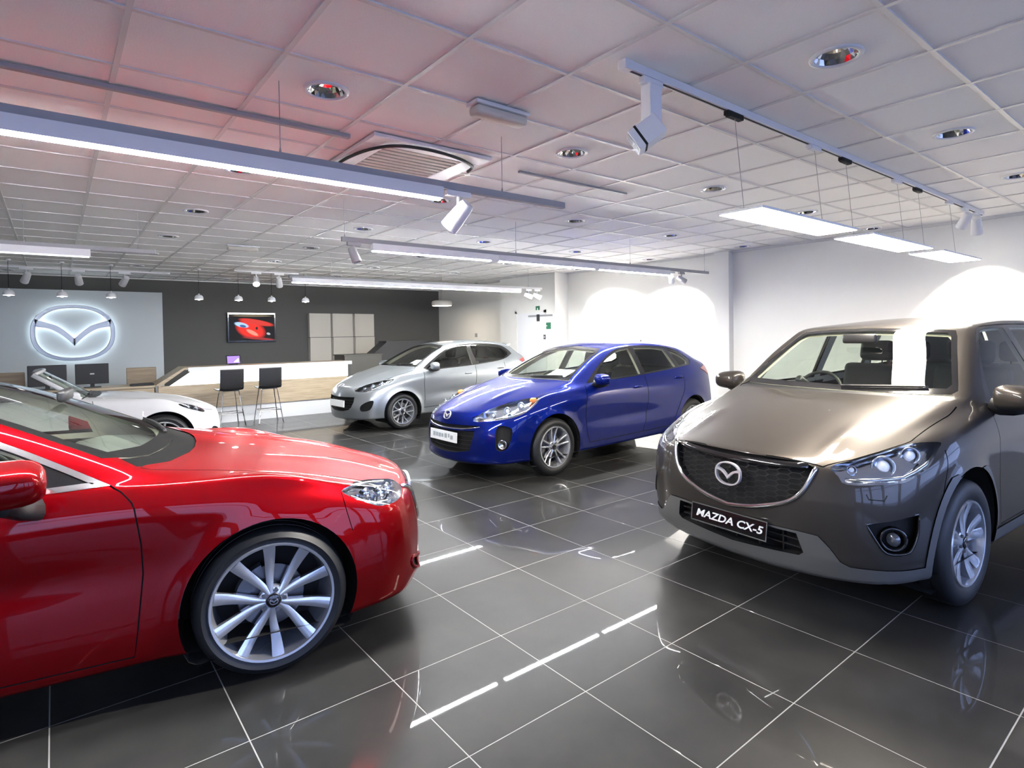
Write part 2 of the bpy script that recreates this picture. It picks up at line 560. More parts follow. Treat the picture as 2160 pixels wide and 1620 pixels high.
M = {}
M['black'] = pmat('black_plastic', (.012, .012, .013), .45)
M['gloss_black'] = pmat('gloss_black', (.008, .008, .009), .12, coat=.5)
M['gap'] = pmat('panel_gap_black', (.003, .003, .003), .8)
M['matte_black'] = pmat('matte_black', (.004, .004, .004), .7, spec=.08)
M['cladding'] = pmat('grey_cladding', (.09, .088, .085), .42, noise=(300, .06))
M['rubber'] = pmat('tyre_rubber', (.010, .011, .013), .50, noise=(60, .15))
M['alloy'] = pmat('silver_alloy', (.55, .57, .61), .22, metal=.7, coat=.4)
M['alloy_dark'] = pmat('dark_alloy', (.16, .17, .19), .35, metal=.8)
M['steel'] = pmat('brake_steel', (.20, .20, .21), .35, metal=1)
M['chrome'] = pmat('chrome', (.82, .83, .85), .06, metal=1)
M['satin_chrome'] = pmat('satin_chrome', (.7, .71, .73), .2, metal=1)
M['lamp_reflector'] = pmat('lamp_reflector', (.62, .65, .70), .13, metal=1)
M['badge_chrome'] = pmat('badge_chrome', (.80, .81, .83), .25, metal=.5, coat=.5)
M['fog_glass'] = pmat('fog_lamp_glass', (.10, .11, .13), .05, metal=.4, coat=1)
M['lamp_dark'] = pmat('lamp_housing_dark', (.05, .05, .055), .3, metal=.3)
M['amber'] = pmat('amber_lens', (.75, .22, .05), .15, coat=1)
M['red_lens'] = pmat('red_lens', (.45, .01, .01), .12, coat=1)
M['car_glass'] = glass('car_glass', (.80, .86, .80), 1.5)
M['dark_glass'] = glass('tinted_glass', (.30, .32, .32), 1.5)
M['lamp_glass'] = glass('lamp_glass', (.96, .97, .98), 1.45)
M['lens'] = pmat('projector_lens', (.75, .8, .9), .02, metal=.0, trans=.0, coat=1, spec=1)
M['fabric_dark'] = pmat('dark_seat_fabric', (.022, .022, .024), .85, noise=(400, .3))
M['fabric_light'] = pmat('pale_seat_leather', (.42, .38, .31), .6, noise=(30, .05))
M['liner'] = pmat('cream_headliner', (.62, .58, .47), .85, noise=(200, .05))
M['dash'] = pmat('dark_dashboard', (.02, .02, .022), .5, noise=(300, .2))
M['dash_reflection'] = pmat('dashboard_painted_reflection', (.16, .17, .16), .6, noise=(300, .1))  # dashboard colour lightened to imitate the light grey reflection over it
M['white_plastic'] = pmat('white_plate', (.8, .82, .82), .35)
M['paper'] = pmat('white_paper', (.85, .85, .83), .6)
M['grey_text'] = pmat('grey_lettering', (.55, .58, .60), .5)
M['plate_text'] = pmat('plate_lettering', (.75, .74, .72), .4)
M['plate_blue'] = pmat('faded_lettering', (.38, .43, .46), .5)
M['paint_grey'] = paint('meteor_grey_paint', (.056, .050, .045), .55, .34)
M['paint_red'] = paint('deep_red_paint', (.175, .0010, .0030), .45, .34, coat=.65)
M['paint_blue'] = paint('bright_blue_paint', (.0020, .009, .13), .5, .35, coat=.7)
M['paint_silver'] = paint('silver_paint', (.26, .28, .30), .7, .34)
M['paint_white'] = paint('pearl_white_paint', (.60, .60, .61), .0, .35, .01)

SUV = dict(
 wb=2.70, wr=.352, ar=.425, track=.79,
 X=[.69,.42,.02,-.34,-.52,-.66,-.85,-1.15,-1.7,-2.25,-2.7,-3.05,-3.25,-3.42],
 X5=[.64,.38,.05,-.20,-.34,-.44,-.68,-.95,-1.6,-2.25,-2.7,-3.0,-3.14,-3.26],
 XT=[.86,.60,.25,-.12,-.26,-.35,-.62,-.88,-1.5,-2.25,-2.75,-3.05,-3.16,-3.34],
 s0=[(.70,.77,.24),(.42,.87,.24),(0,.88,.26),(-.5,.86,.24),(-1.3,.86,.25),(-2.2,.86,.26),(-2.7,.88,.28),(-3.15,.86,.32),(-3.42,.74,.36)],
 s1=[(.70,.815,.42),(.42,.90,.42),(0,.905,.42),(-.5,.89,.40),(-1.3,.885,.41),(-2.2,.89,.42),(-2.7,.905,.44),(-3.15,.88,.48),(-3.45,.76,.52)],
 s2=[(.70,.815,.60),(.42,.90,.64),(0,.92,.70),(-.5,.885,.66),(-1.3,.87,.65),(-2.2,.885,.68),(-2.7,.92,.74),(-3.15,.88,.72),(-3.48,.75,.72)],
 s3=[(.68,.79,.76),(.40,.885,.82),(0,.91,.90),(-.5,.895,.90),(-1.3,.89,.91),(-2.2,.90,.95),(-2.7,.90,.98),(-3.15,.86,1.0),(-3.45,.72,1.0)],
 s4=[(.66,.71,.835),(.40,.81,.915),(0,.845,1.00),(-.34,.86,1.04),(-.7,.86,1.06),(-1.3,.85,1.085),(-2.2,.84,1.13),(-2.7,.82,1.16),(-3.1,.77,1.19),(-3.40,.67,1.20)],
 s5=[(.64,.60,.862),(.38,.645,.955),(0,.71,1.05),(-.2,.745,1.095),(-.34,.775,1.135),(-.44,.76,1.20),(-.68,.69,1.40),(-.95,.62,1.565),(-1.4,.61,1.61),(-2.2,.605,1.605),(-2.8,.58,1.56),(-3.0,.56,1.50),(-3.14,.56,1.42),(-3.26,.57,1.26)],
 t3=[(.86,0,.845),(.6,0,.945),(.25,0,1.045),(-.12,0,1.105),(-.26,0,1.12),(-.35,0,1.155),(-.62,0,1.37),(-.88,0,1.57),(-1.4,0,1.65),(-2.2,0,1.66),(-2.75,0,1.63),(-3.05,0,1.59),(-3.16,0,1.52),(-3.34,0,1.28)],
 front=[(.84,.20,2.6),(.90,.38,2.6),(.91,.58,2.6),(.885,.75,2.6),(.872,.815,2.4),(.86,.845,2.2)],
 rear=[(-3.60,.36,2.5),(-3.62,.52,2.5),(-3.61,.74,2.5),(-3.55,1.0,2.5),(-3.45,1.18,2.5),(-3.36,1.26,2.5)],
 crease=dict(s3=.35,s4=.3,s5=.45,s0=.5),
 screase={4:(8,11,.7),5:(8,11,.3),7:(8,11,.4)},
 front_crease={5:.6,0:.5},
)
SEDAN = dict(
 wb=2.83, wr=.338, ar=.385, track=.80,
 X=[.68,.42,.02,-.42,-.60,-.78,-1.0,-1.35,-1.8,-2.3,-2.83,-3.25,-3.55,-3.72],
 X5=[.62,.36,.02,-.30,-.50,-.64,-.95,-1.32,-1.8,-2.4,-2.9,-3.2,-3.45,-3.66],
 XT=[.86,.55,.20,-.14,-.29,-.39,-.85,-1.22,-1.75,-2.35,-2.95,-3.3,-3.5,-3.82],
 s0=[(.70,.76,.18),(.42,.85,.17),(0,.88,.19),(-.5,.87,.19),(-1.5,.87,.19),(-2.4,.87,.20),(-2.83,.88,.22),(-3.3,.85,.26),(-3.72,.72,.30)],
 s1=[(.72,.785,.34),(.42,.88,.34),(0,.905,.36),(-.5,.90,.32),(-1.5,.895,.32),(-2.4,.90,.34),(-2.83,.91,.38),(-3.3,.88,.42),(-3.75,.75,.46)],
 s2=[(.70,.775,.52),(.42,.885,.55),(0,.915,.62),(-.5,.885,.58),(-1.5,.88,.58),(-2.4,.89,.62),(-2.83,.915,.68),(-3.3,.87,.68),(-3.78,.72,.66)],
 s3=[(.66,.75,.66),(.42,.855,.715),(0,.90,.815),(-.5,.905,.84),(-1.5,.90,.82),(-2.4,.90,.86),(-2.83,.90,.90),(-3.3,.84,.92),(-3.75,.70,.88)],
 s4=[(.64,.68,.715),(.40,.79,.805),(0,.83,.91),(-.42,.85,.935),(-.62,.855,.945),(-1.5,.84,.97),(-2.4,.83,1.0),(-2.9,.80,1.03),(-3.3,.74,1.05),(-3.72,.62,1.02)],
 s5=[(.62,.60,.742),(.36,.645,.825),(0,.68,.905),(-.3,.73,.955),(-.50,.775,.985),(-.64,.755,1.06),(-.95,.67,1.22),(-1.32,.59,1.365),(-1.8,.56,1.395),(-2.4,.55,1.375),(-2.9,.56,1.29),(-3.2,.60,1.15),(-3.45,.62,1.06),(-3.68,.56,1.03)],
 t3=[(.86,0,.725),(.55,0,.835),(.2,0,.915),(-.14,0,.962),(-.29,0,.98),(-.39,0,1.01),(-.85,0,1.22),(-1.22,0,1.385),(-1.75,0,1.445),(-2.35,0,1.43),(-2.95,0,1.31),(-3.3,0,1.14),(-3.5,0,1.09),(-3.82,0,1.07)],
 front=[(.90,.16,2.6),(.94,.30,2.6),(.93,.48,2.6),(.89,.64,2.6),(.873,.695,2.4),(.86,.725,2.2)],
 rear=[(-3.88,.30,2.5),(-3.93,.46,2.5),(-3.93,.66,2.5),(-3.90,.88,2.5),(-3.86,1.02,2.5),(-3.83,1.06,2.5)],
 crease=dict(s3=.25,s4=.55,s5=.3,s0=.5), screase={4:(8,11,.7),5:(8,11,.3)}, front_crease={5:.6,0:.5})
HATCH = dict(
 wb=2.64, wr=.315, ar=.365, track=.76,
 X=[.66,.40,.02,-.40,-.56,-.74,-.98,-1.3,-1.75,-2.2,-2.64,-3.0,-3.2,-3.34],
 X5=[.58,.34,.02,-.24,-.40,-.54,-.85,-1.20,-1.7,-2.2,-2.65,-2.95,-3.10,-3.24],
 XT=[.84,.55,.20,-.12,-.26,-.36,-.75,-1.12,-1.7,-2.2,-2.7,-3.0,-3.12,-3.32],
 s0=[(.68,.70,.20),(.4,.79,.20),(0,.83,.21),(-.5,.82,.21),(-1.5,.82,.22),(-2.2,.82,.23),(-2.64,.83,.25),(-3.05,.79,.30),(-3.34,.66,.34)],
 s1=[(.72,.72,.36),(.4,.82,.36),(0,.855,.37),(-.5,.845,.34),(-1.5,.84,.34),(-2.2,.845,.36),(-2.64,.86,.40),(-3.05,.81,.44),(-3.38,.68,.48)],
 s2=[(.70,.70,.52),(.4,.82,.55),(0,.86,.62),(-.5,.84,.58),(-1.5,.83,.58),(-2.2,.84,.62),(-2.64,.86,.68),(-3.05,.80,.68),(-3.40,.66,.68)],
 s3=[(.62,.68,.66),(.4,.79,.71),(0,.845,.80),(-.5,.845,.83),(-1.5,.84,.82),(-2.2,.845,.86),(-2.64,.845,.91),(-3.05,.77,.94),(-3.38,.63,.94)],
 s4=[(.58,.62,.70),(.38,.715,.785),(0,.765,.885),(-.4,.79,.93),(-.6,.795,.945),(-1.5,.785,.985),(-2.2,.775,1.03),(-2.64,.74,1.07),(-3.0,.68,1.10),(-3.3,.58,1.10)],
 s5=[(.58,.54,.73),(.34,.60,.82),(0,.635,.91),(-.24,.665,.965),(-.40,.685,1.0),(-.54,.66,1.08),(-.85,.585,1.24),(-1.2,.515,1.375),(-1.7,.52,1.41),(-2.2,.515,1.40),(-2.65,.49,1.36),(-2.95,.47,1.30),(-3.1,.47,1.22),(-3.24,.48,1.12)],
 t3=[(.84,0,.72),(.55,0,.82),(.2,0,.915),(-.12,0,.97),(-.26,0,.99),(-.36,0,1.03),(-.75,0,1.23),(-1.12,0,1.395),(-1.7,0,1.455),(-2.2,0,1.45),(-2.7,0,1.41),(-3.0,0,1.37),(-3.12,0,1.30),(-3.32,0,1.12)],
 front=[(.88,.17,2.4),(.92,.32,2.4),(.92,.48,2.4),(.88,.62,2.4),(.86,.68,2.2),(.84,.72,2.2)],
 rear=[(-3.48,.34,2.5),(-3.50,.48,2.5),(-3.50,.68,2.5),(-3.46,.92,2.5),(-3.42,1.06,2.5),(-3.34,1.11,2.5)],
 crease=dict(s3=.3,s4=.3,s5=.4,s0=.5), screase={4:(8,11,.7),5:(8,11,.3)}, front_crease={5:.4,0:.5})
def remap(S, fx, fy, fz, **kw):
    o = dict(S)
    for k in ('X', 'X5', 'XT'): o[k] = [fx(x) for x in S[k]]
    for k in ('s0', 's1', 's2', 's3', 's4', 's5', 't3'): o[k] = [(fx(x), fy(y), fz(z)) for x, y, z in S[k]]
    for k in ('front', 'rear'): o[k] = [(fx(x), fz(z), p) for x, z, p in S[k]]
    o.update(kw); return o
SUPERMINI = remap(HATCH, lambda x: x * .86 if x > 0 else x * (.943 if x > -2.64 else .943) if x > -2.64 else -2.49 + (x + 2.64) * .76, lambda y: y * .965, lambda z: z * 1.01 + .005, wb=2.49, wr=.297, ar=.345, track=.73)
ROADSTER = dict(
 wb=2.33, wr=.312, ar=.355, track=.74,
 X=[.58,.38,.02,-.38,-.6,-.8,-1.0,-1.3,-1.6,-1.9,-2.33,-2.65,-2.85,-3.0],
 X5=[.50,.32,.02,-.36,-.6,-.8,-1.0,-1.3,-1.6,-1.9,-2.3,-2.6,-2.75,-2.9],
 XT=[.74,.5,.2,-.2,-.5,-.7,-1.0,-1.3,-1.6,-1.9,-2.3,-2.65,-2.85,-3.0],
 s0=[(.6,.66,.16),(.38,.78,.16),(0,.82,.17),(-.5,.80,.17),(-1.5,.80,.17),(-2.33,.82,.19),(-2.7,.78,.22),(-3.0,.64,.26)],
 s1=[(.62,.68,.30),(.38,.81,.31),(0,.85,.32),(-.5,.835,.31),(-1.5,.83,.31),(-2.33,.85,.34),(-2.7,.80,.36),(-3.02,.66,.40)],
 s2=[(.60,.66,.46),(.38,.81,.50),(0,.86,.58),(-.5,.83,.54),(-1.5,.82,.54),(-2.33,.86,.60),(-2.7,.79,.60),(-3.02,.64,.56)],
 s3=[(.54,.62,.57),(.36,.76,.64),(0,.835,.74),(-.5,.825,.76),(-1.5,.81,.76),(-2.33,.835,.80),(-2.7,.76,.78),(-3.0,.60,.72)],
 s4=[(.52,.56,.61),(.34,.67,.70),(0,.735,.80),(-.5,.755,.84),(-1.0,.75,.855),(-1.5,.735,.86),(-2.33,.71,.88),(-2.7,.63,.86),(-2.95,.5,.80)],
 s5=[(.50,.48,.635),(.32,.54,.73),(0,.58,.81),(-.5,.64,.87),(-.8,.66,.885),(-1.5,.64,.89),(-2.3,.58,.91),(-2.7,.5,.89),(-2.9,.42,.83)],
 t3=[(.74,0,.62),(.5,0,.73),(.2,0,.81),(-.2,0,.87),(-.5,0,.90),(-.7,0,.905),(-1.5,0,.90),(-2.3,0,.93),(-2.7,0,.91),(-3.0,0,.84)],
 front=[(.76,.15,2.3),(.80,.28,2.3),(.80,.44,2.3),(.77,.55,2.3),(.755,.59,2.2),(.74,.62,2.2)],
 rear=[(-3.1,.26,2.4),(-3.15,.4,2.4),(-3.15,.56,2.4),(-3.1,.72,2.4),(-3.06,.80,2.4),(-3.0,.84,2.4)],
 crease=dict(s3=.2,s4=.3,s5=.2,s0=.5), screase={}, front_crease={0:.5})

# ---------------------------------------------------------------- car parts
def to_view(view, P):
    d, U, W = Shell.frame(view)
    return [(Vector(p).dot(U), Vector(p).dot(W)) for p in P]

def recess(sh, name, depth, mat, parent, mode='pair', part=None, wall_mat=None, scale=None):
    """inner surface of a region pushed in by depth, with side walls up to the skin"""
    fs = sh.faces(name)
    if not fs: print('empty recess', name); return []
    vm = {}; V = []; N = []; F = []
    for f in fs:
        q = []
        for v in f.verts:
            if v not in vm: vm[v] = len(V); V.append(v.co.copy()); N.append(sh.normal(v.co))
            q.append(vm[v])
        F.append(q)
    edge = {(a, b) for q in F for a, b in zip(q, q[1:] + q[:1])}
    rim = [(a, b) for (a, b) in edge if (b, a) not in edge and not (abs(V[a].y) < 1e-5 and abs(V[b].y) < 1e-5)]
    dv = depth if isinstance(depth, Vector) else None
    inn = [(v + dv) if dv is not None else v - n * depth for v, n in zip(V, N)]
    outs = []
    sets = [(1, -1)] if mode == 'both' else [(1,)] if mode == 'left' else [(1,), (-1,)]
    for st in sets:
        mb = MB()
        for sg in st:
            g = lambda p: (p.x, p.y * sg, p.z)
            ff = F if sg == 1 else [q[::-1] for q in F]
            mb.add([g(p) for p in inn], ff)
            for a, b in rim:
                q = [g(V[a]), g(V[b]), g(inn[b]), g(inn[a])]
                mb.add(q, [(0, 1, 2, 3) if sg == -1 else (3, 2, 1, 0)])
        outs.append(mb.build(part or name, mat, parent, sm=False))
    return outs

def mirrored(o, parent, mat=None):
    """left part copied to the right side of the car"""
    me = o.data.copy()
    me.transform(Matrix.Scale(-1, 4, (0, 1, 0))); me.flip_normals()
    return link(bpy.data.objects.new(o.name.split('.')[0], me), parent)

def arch_liner(car, sh, xa, wr, ar, yo, depth=.34):
    for sg in (1, -1):
        mb = MB(); n = 40; a0, a1 = -.32 * PI, 1.32 * PI; pts = []
        prof = []
        for k in range(n + 1):
            a = a0 + (a1 - a0) * k / n
            x, z = xa + (ar + .012) * math.cos(a), wr + (ar + .012) * math.sin(a)
            z = max(z, .14)
            h = sh.pt('side', x, max(z, .24))
            y = (h.y if h is not None and h.y > .3 else yo) - .012
            prof.append((x, y, z))
        v = []
        for (x, y, z) in prof: v += [(x, y * sg, z), (x, (yo - depth) * sg, z)]
        f = [(2 * k, 2 * k + 1, 2 * k + 3, 2 * k + 2) for k in range(n)]
        f.append(tuple(2 * k + 1 for k in range(n + 1)))
        mb.add(v, f); mb.build('wheel_arch_liner', M['gap'], car)

def make_wheel(car, x, y, sg, r, w, rr, style='pair', col='alloy', spoke_w=.036, rot=0.0, steer=0.0):
    """tyre with rim, hub cap, lug nuts and brake disc as sub-parts; y is the outer face"""
    T = Matrix.Translation((x, y * sg, r)) @ Matrix.Rotation(steer, 4, 'Z') @ Matrix.Rotation(0 if sg == 1 else PI, 4, 'Z')
    # local: outer face towards +y at y=0, axle along y
    def fin(mb, name, mat, par, sm=True):
        o = mb.build(name, mat, par, sm); o.data.transform(T); autosmooth(o, 40) if sm else None
        return o
    ax = (0, 1, 0); c = (0, 0, 0)
    mb = MB(); s = .022
    prof = [(rr + .004, -.012), (rr + .020, -.003), (rr + .45 * (r - rr), .004), (r - .030, -.004), (r - .012, -.016), (r - .003, -.034),
            (r, -.06), (r, -w * .32), (r - .006, -w * .325), (r - .006, -w * .345), (r, -w * .35), (r, -w * .62), (r - .006, -w * .625), (r - .006, -w * .645), (r, -w * .65),
            (r, -w + .06), (r - .012, -w + .016), (r - .03, -w + .004), (rr + .02, -w + .003), (rr, -w + .02)]
    mb.lathe(prof, c, ax, 64)
    tyre = fin(mb, 'wheel', M['rubber'], car)
    mb = MB()
    mb.lathe([(rr + .006, -.010), (rr + .002, -.002), (rr - .008, -.004), (rr - .014, -.02), (rr - .022, -.06), (rr - .03, -w + .03), (rr + .004, -w + .012)], c, ax, 64)
    # barrel back
    def spoke(a0, a1, w0, w1, y0, y1, bow=0.0, n=8, th=.022):
        P = []
        for k in range(n + 1):
            t = k / n; rad = .035 + (rr - .012 - .035) * t
            a = a0 + (a1 - a0) * t + bow * math.sin(PI * t)
            wd = w0 + (w1 - w0) * t; yy = y0 + (y1 - y0) * t**1.5 - .010 * math.sin(PI * t)
            cx, cz = rad * math.cos(a), rad * math.sin(a); tx, tz = -math.sin(a), math.cos(a)
            P.append([(cx + tx * wd / 2, yy - .005, cz + tz * wd / 2), (cx + tx * wd * .22, yy, cz + tz * wd * .22), (cx - tx * wd * .22, yy, cz - tz * wd * .22), (cx - tx * wd / 2, yy - .005, cz - tz * wd / 2),
                      (cx - tx * wd * .4, yy - th - .02, cz - tz * wd * .4), (cx + tx * wd * .4, yy - th - .02, cz + tz * wd * .4)])
        v = [p for q in P for p in q]; f = []
        for k in range(n):
            for j in range(6): f.append((k * 6 + j, k * 6 + (j + 1) % 6, (k + 1) * 6 + (j + 1) % 6, (k + 1) * 6 + j))
        mb.add(v, f)
    if style == 'pair':
        for i in range(5):
            a = rot + i * 2 * PI / 5
            spoke(a + .13, a + .31, spoke_w * .62, spoke_w * 1.35, -.028, -.010, .06)
            spoke(a - .13, a - .31, spoke_w * .62, spoke_w * 1.35, -.028, -.010, -.06)
    elif style == 'thin':
        for i in range(5):
            a = rot + i * 2 * PI / 5
            spoke(a + .22, a + .20, spoke_w * .9, spoke_w, -.028, -.012, .0)
            spoke(a - .22, a - .20, spoke_w * .9, spoke_w, -.028, -.012, .0)
    elif style == 'vee':
        for i in range(6):
            a = rot + i * 2 * PI / 6
            spoke(a, a + .27, spoke_w, spoke_w * .9, -.026, -.012, .0)
            spoke(a, a - .27, spoke_w, spoke_w * .9, -.026, -.012, .0)
    elif style == 'wide':
        for i in range(5):
            a = rot + i * 2 * PI / 5
            spoke(a + .05, a + .22, spoke_w, spoke_w * 1.5, -.026, -.012, .04)
            spoke(a - .05, a - .22, spoke_w, spoke_w * 1.5, -.026, -.012, -.04)
    mb.lathe([(.066, -.060), (.064, -.040), (.056, -.034), (.036, -.034), (.032, -.026), (.030, -.03)], c, ax, 32)
    rim = fin(mb, 'rim', M[col], tyre)
    mb = MB(); mb.lathe([(.031, -.032), (.030, -.022), (.026, -.019), (0.0005, -.018)], c, ax, 24)
    cap = fin(mb, 'hub_cap', M['gloss_black'], tyre)
    emb = MB(); emblem_geo(emb, .019, .0155, .0035)
    o = emb.build('hub_emblem', M['chrome'], tyre); o.data.transform(T @ Matrix.Translation((0, -.0185, 0)) @ Matrix.Rotation(PI / 2, 4, 'X') @ Matrix.Rotation(PI, 4, 'Z') @ Matrix.Rotation(PI, 4, 'Z') @ Matrix.Scale(-1, 4, (0, 0, 1)))
    for i in range(5):
        a = rot + PI / 5 + i * 2 * PI / 5
        mb = MB(); p = (.048 * math.cos(a), -.036, .048 * math.sin(a)); q = (p[0], -.024, p[2])
        mb.cyl(p, q, .0105, .009, 10); fin(mb, 'lug_nut', M['alloy_dark'], tyre, False)
    mb = MB(); mb.lathe([(.06, -.10), (.145, -.10), (.148, -.11), (.145, -.122), (.05, -.122)], c, ax, 40)
    mb.cyl((0, -.16, 0), (0, -.06, 0), .06, n=24)
    fin(mb, 'brake_disc', M['steel'], tyre)
    mb = MB(); mb.lathe([(.10, -.135), (.16, -.135), (.165, -.12), (.16, -.085), (.10, -.085), (.10, -.135)], c, ax, 10, -.5, .5)
    fin(mb, 'brake_calliper', M['alloy_dark'], tyre, False)
    mb = MB(); mb.lathe([(0.001, -w + .03), (rr - .03, -w + .03)], c, ax, 40)
    fin(mb, 'barrel_back', M['gap'], tyre, False)
    return tyre

def emblem_geo(mb, a, b, th, ring=.14, n=40, depth=None):
    """winged oval emblem in the xy plane (x half width a, y half height b), extruded in z"""
    dz = depth or th
    # ring: slightly squared oval
    def ov(t, s=1.0):
        c, q = math.cos(t), math.sin(t); e = .86
        return (a * s * math.copysign(abs(c)**e, c), b * s * math.copysign(abs(q)**e, q))
    v = []; f = []
    for k in range(n):
        t = 2 * PI * k / n; o = ov(t); i = ov(t, 1 - ring)
        v += [(o[0], o[1], 0), (o[0] * .985, o[1] * .985, dz), (i[0] * 1.02, i[1] * 1.02, dz), (i[0], i[1], 0)]
    for k in range(n):
        j = (k + 1) % n
        for m in range(4): f.append((k * 4 + m, j * 4 + m, j * 4 + (m + 1) % 4, k * 4 + (m + 1) % 4))
    mb.add(v, f)
    top = [(-.90, .50), (-.66, .38), (-.38, .24), (-.17, .02), (0, -.20)]
    bot = [(-.86, .22), (-.55, .14), (-.30, -.06), (-.12, -.28), (0, -.46)]
    top = curve2(top, 4, False); bot = curve2(bot, 4, False)
    for sg in (-1, 1):
        m = len(top); v = []
        for (p, q) in zip(top, bot):
            v += [(sg * -p[0] * a, p[1] * b, dz), (sg * -q[0] * a, q[1] * b, dz), (sg * -q[0] * a, q[1] * b, 0), (sg * -p[0] * a, p[1] * b, 0)]
        f = []
        for k in range(m - 1):
            for r in range(4): f.append((k * 4 + r, k * 4 + (r + 1) % 4, k * 4 + 4 + (r + 1) % 4, k * 4 + 4 + r))
        f += [(0, 1, 2, 3), ((m - 1) * 4, (m - 1) * 4 + 1, (m - 1) * 4 + 2, (m - 1) * 4 + 3)]
        mb.add(v, f)
    return mb

def emblem(car, pos, nrm, a, b, th=.012, mat='badge_chrome', name='emblem', up=(0, 0, 1)):
    n = Vector(nrm).normalized(); u = Vector(up).cross(n).normalized(); v = n.cross(u)
    mb = MB(); emblem_geo(mb, a, b, th)
    o = mb.build(name, M[mat], car)
    Mx = Matrix((u, v, n)).transposed().to_4x4(); Mx.translation = Vector(pos)
    o.data.transform(Mx); autosmooth(o, 50)
    return o

def text_mesh(name, body, size, mat, parent, Mx, shear=0.0, ext=.002, sx=1.0, bold=0.0):
    cu = bpy.data.curves.new(name, 'FONT'); cu.body = body; cu.size = size; cu.align_x = 'CENTER'; cu.align_y = 'CENTER'
    cu.shear = shear; cu.extrude = ext; cu.offset = bold; cu.resolution_u = 3
    o = bpy.data.objects.new(name, cu); COL.objects.link(o)
    dg = bpy.context.evaluated_depsgraph_get(); dg.update()
    me = bpy.data.meshes.new_from_object(o.evaluated_get(dg)); bpy.data.objects.remove(o); bpy.data.curves.remove(cu)
    me.name = name
    me.transform(Mx @ Matrix.Scale(sx, 4, (1, 0, 0))); me.materials.clear(); me.materials.append(mat)
    return link(bpy.data.objects.new(name, me), parent)

def frame_at(pos, nrm, up=(0, 0, 1)):
    n = Vector(nrm).normalized(); u = Vector(up).cross(n).normalized(); v = n.cross(u)
    Mx = Matrix((u, v, n)).transposed().to_4x4(); Mx.translation = Vector(pos); return Mx

def seat(car, x, y, z, mat, w=.50, back=.62, head=True, tilt=.22, name='seat'):
    mb = MB(); mb.box(x - .25, x + .27, y - w / 2, y + w / 2, z, z + .16, .05)
    o = mb.build(name, mat, car, True)
    bb = bmesh.new(); bmesh.ops.create_cube(bb, size=1)
    bmesh.ops.scale(bb, vec=(.15, w, back), verts=bb.verts); bmesh.ops.bevel(bb, geom=bb.edges[:], offset=.05, segments=3, affect='EDGES', profile=.5)
    mb = MB(); T = Matrix.Translation((x - .25, y, z + .12)) @ Matrix.Rotation(-tilt, 4, 'Y') @ Matrix.Translation((0, 0, back / 2))
    mb.bm(bb, T); mb.build('seat_back', mat, o, True)
    if head:
        bb = bmesh.new(); bmesh.ops.create_cube(bb, size=1)
        bmesh.ops.scale(bb, vec=(.10, .27, .18), verts=bb.verts); bmesh.ops.bevel(bb, geom=bb.edges[:], offset=.04, segments=3, affect='EDGES', profile=.5)
        mb = MB(); T = Matrix.Translation((x - .25, y, z + .12)) @ Matrix.Rotation(-tilt, 4, 'Y') @ Matrix.Translation((.0, 0, back + .12))
        mb.bm(bb, T)
        for s in (-.05, .05):
            p = Matrix.Translation((x - .25, y, z + .12)) @ Matrix.Rotation(-tilt, 4, 'Y')
            mb.cyl(p @ Vector((0, s, back - .04)), p @ Vector((0, s, back + .08)), .006, n=8)
        mb.build('headrest', mat, o, True)
    return o

def steering(car, x, y, z, mat, r=.185, tilt=.45):
    mb = MB(); T = Matrix.Translation((x, y, z)) @ Matrix.Rotation(-tilt - 0.0, 4, 'Y')
    pts = [T @ Vector((0, r * math.cos(t), r * math.sin(t))) for t in np.linspace(0, 2 * PI, 32, endpoint=False)]
    mb.tube(pts, .014, 8, closed=True)
    for a in (0, PI, 1.5 * PI):
        mb.tube([T @ Vector((.0, .04 * math.cos(a), .04 * math.sin(a))), T @ Vector((0, (r - .005) * math.cos(a), (r - .005) * math.sin(a)))], .014, 6)
    mb.ell(T @ Vector((.01, 0, 0)), (.03, .07, .06), 12, 8)
    mb.cyl(T @ Vector((0, 0, 0)), T @ Vector((.30, 0, 0)), .03)
    return mb.build('steering_wheel', mat, car, True)

def dashboard(car, sh, x0, x1, z, hw, mat):
    """moulded dash: top surface from the windscreen base towards the cabin, with instrument hood on the right-hand-drive side"""
    prof = [(x0, z - .03), (x0 - .10, z + .005), (x0 - .30, z + .02), (x1 + .05, z - .005), (x1, z - .06), (x1 + .02, z - .22), (x1 + .12, z - .40), (x0, z - .40)]
    mb = MB(); n = 20; m = len(prof); v = []
    for k in range(n + 1):
        y = -hw + 2 * hw * k / n
        hood = .055 * math.exp(-((y + .36) / .17)**2)
        s = 1 - .12 * (abs(y) / hw)**4
        for i, (px, pz) in enumerate(prof):
            v.append((px - (.07 * (abs(y) / hw)**2 if i < 3 else 0), y, pz + (hood if i in (2, 3) else 0) - .01 * (abs(y) / hw)**2))
    f = []
    for k in range(n):
        for i in range(m): f.append((k * m + i, k * m + (i + 1) % m, (k + 1) * m + (i + 1) % m, (k + 1) * m + i))
    f += [tuple(range(m)), tuple(n * m + i for i in range(m))[::-1]]
    mb.add(v, f); o = mb.build('dashboard', mat, car, True); autosmooth(o, 50); return o

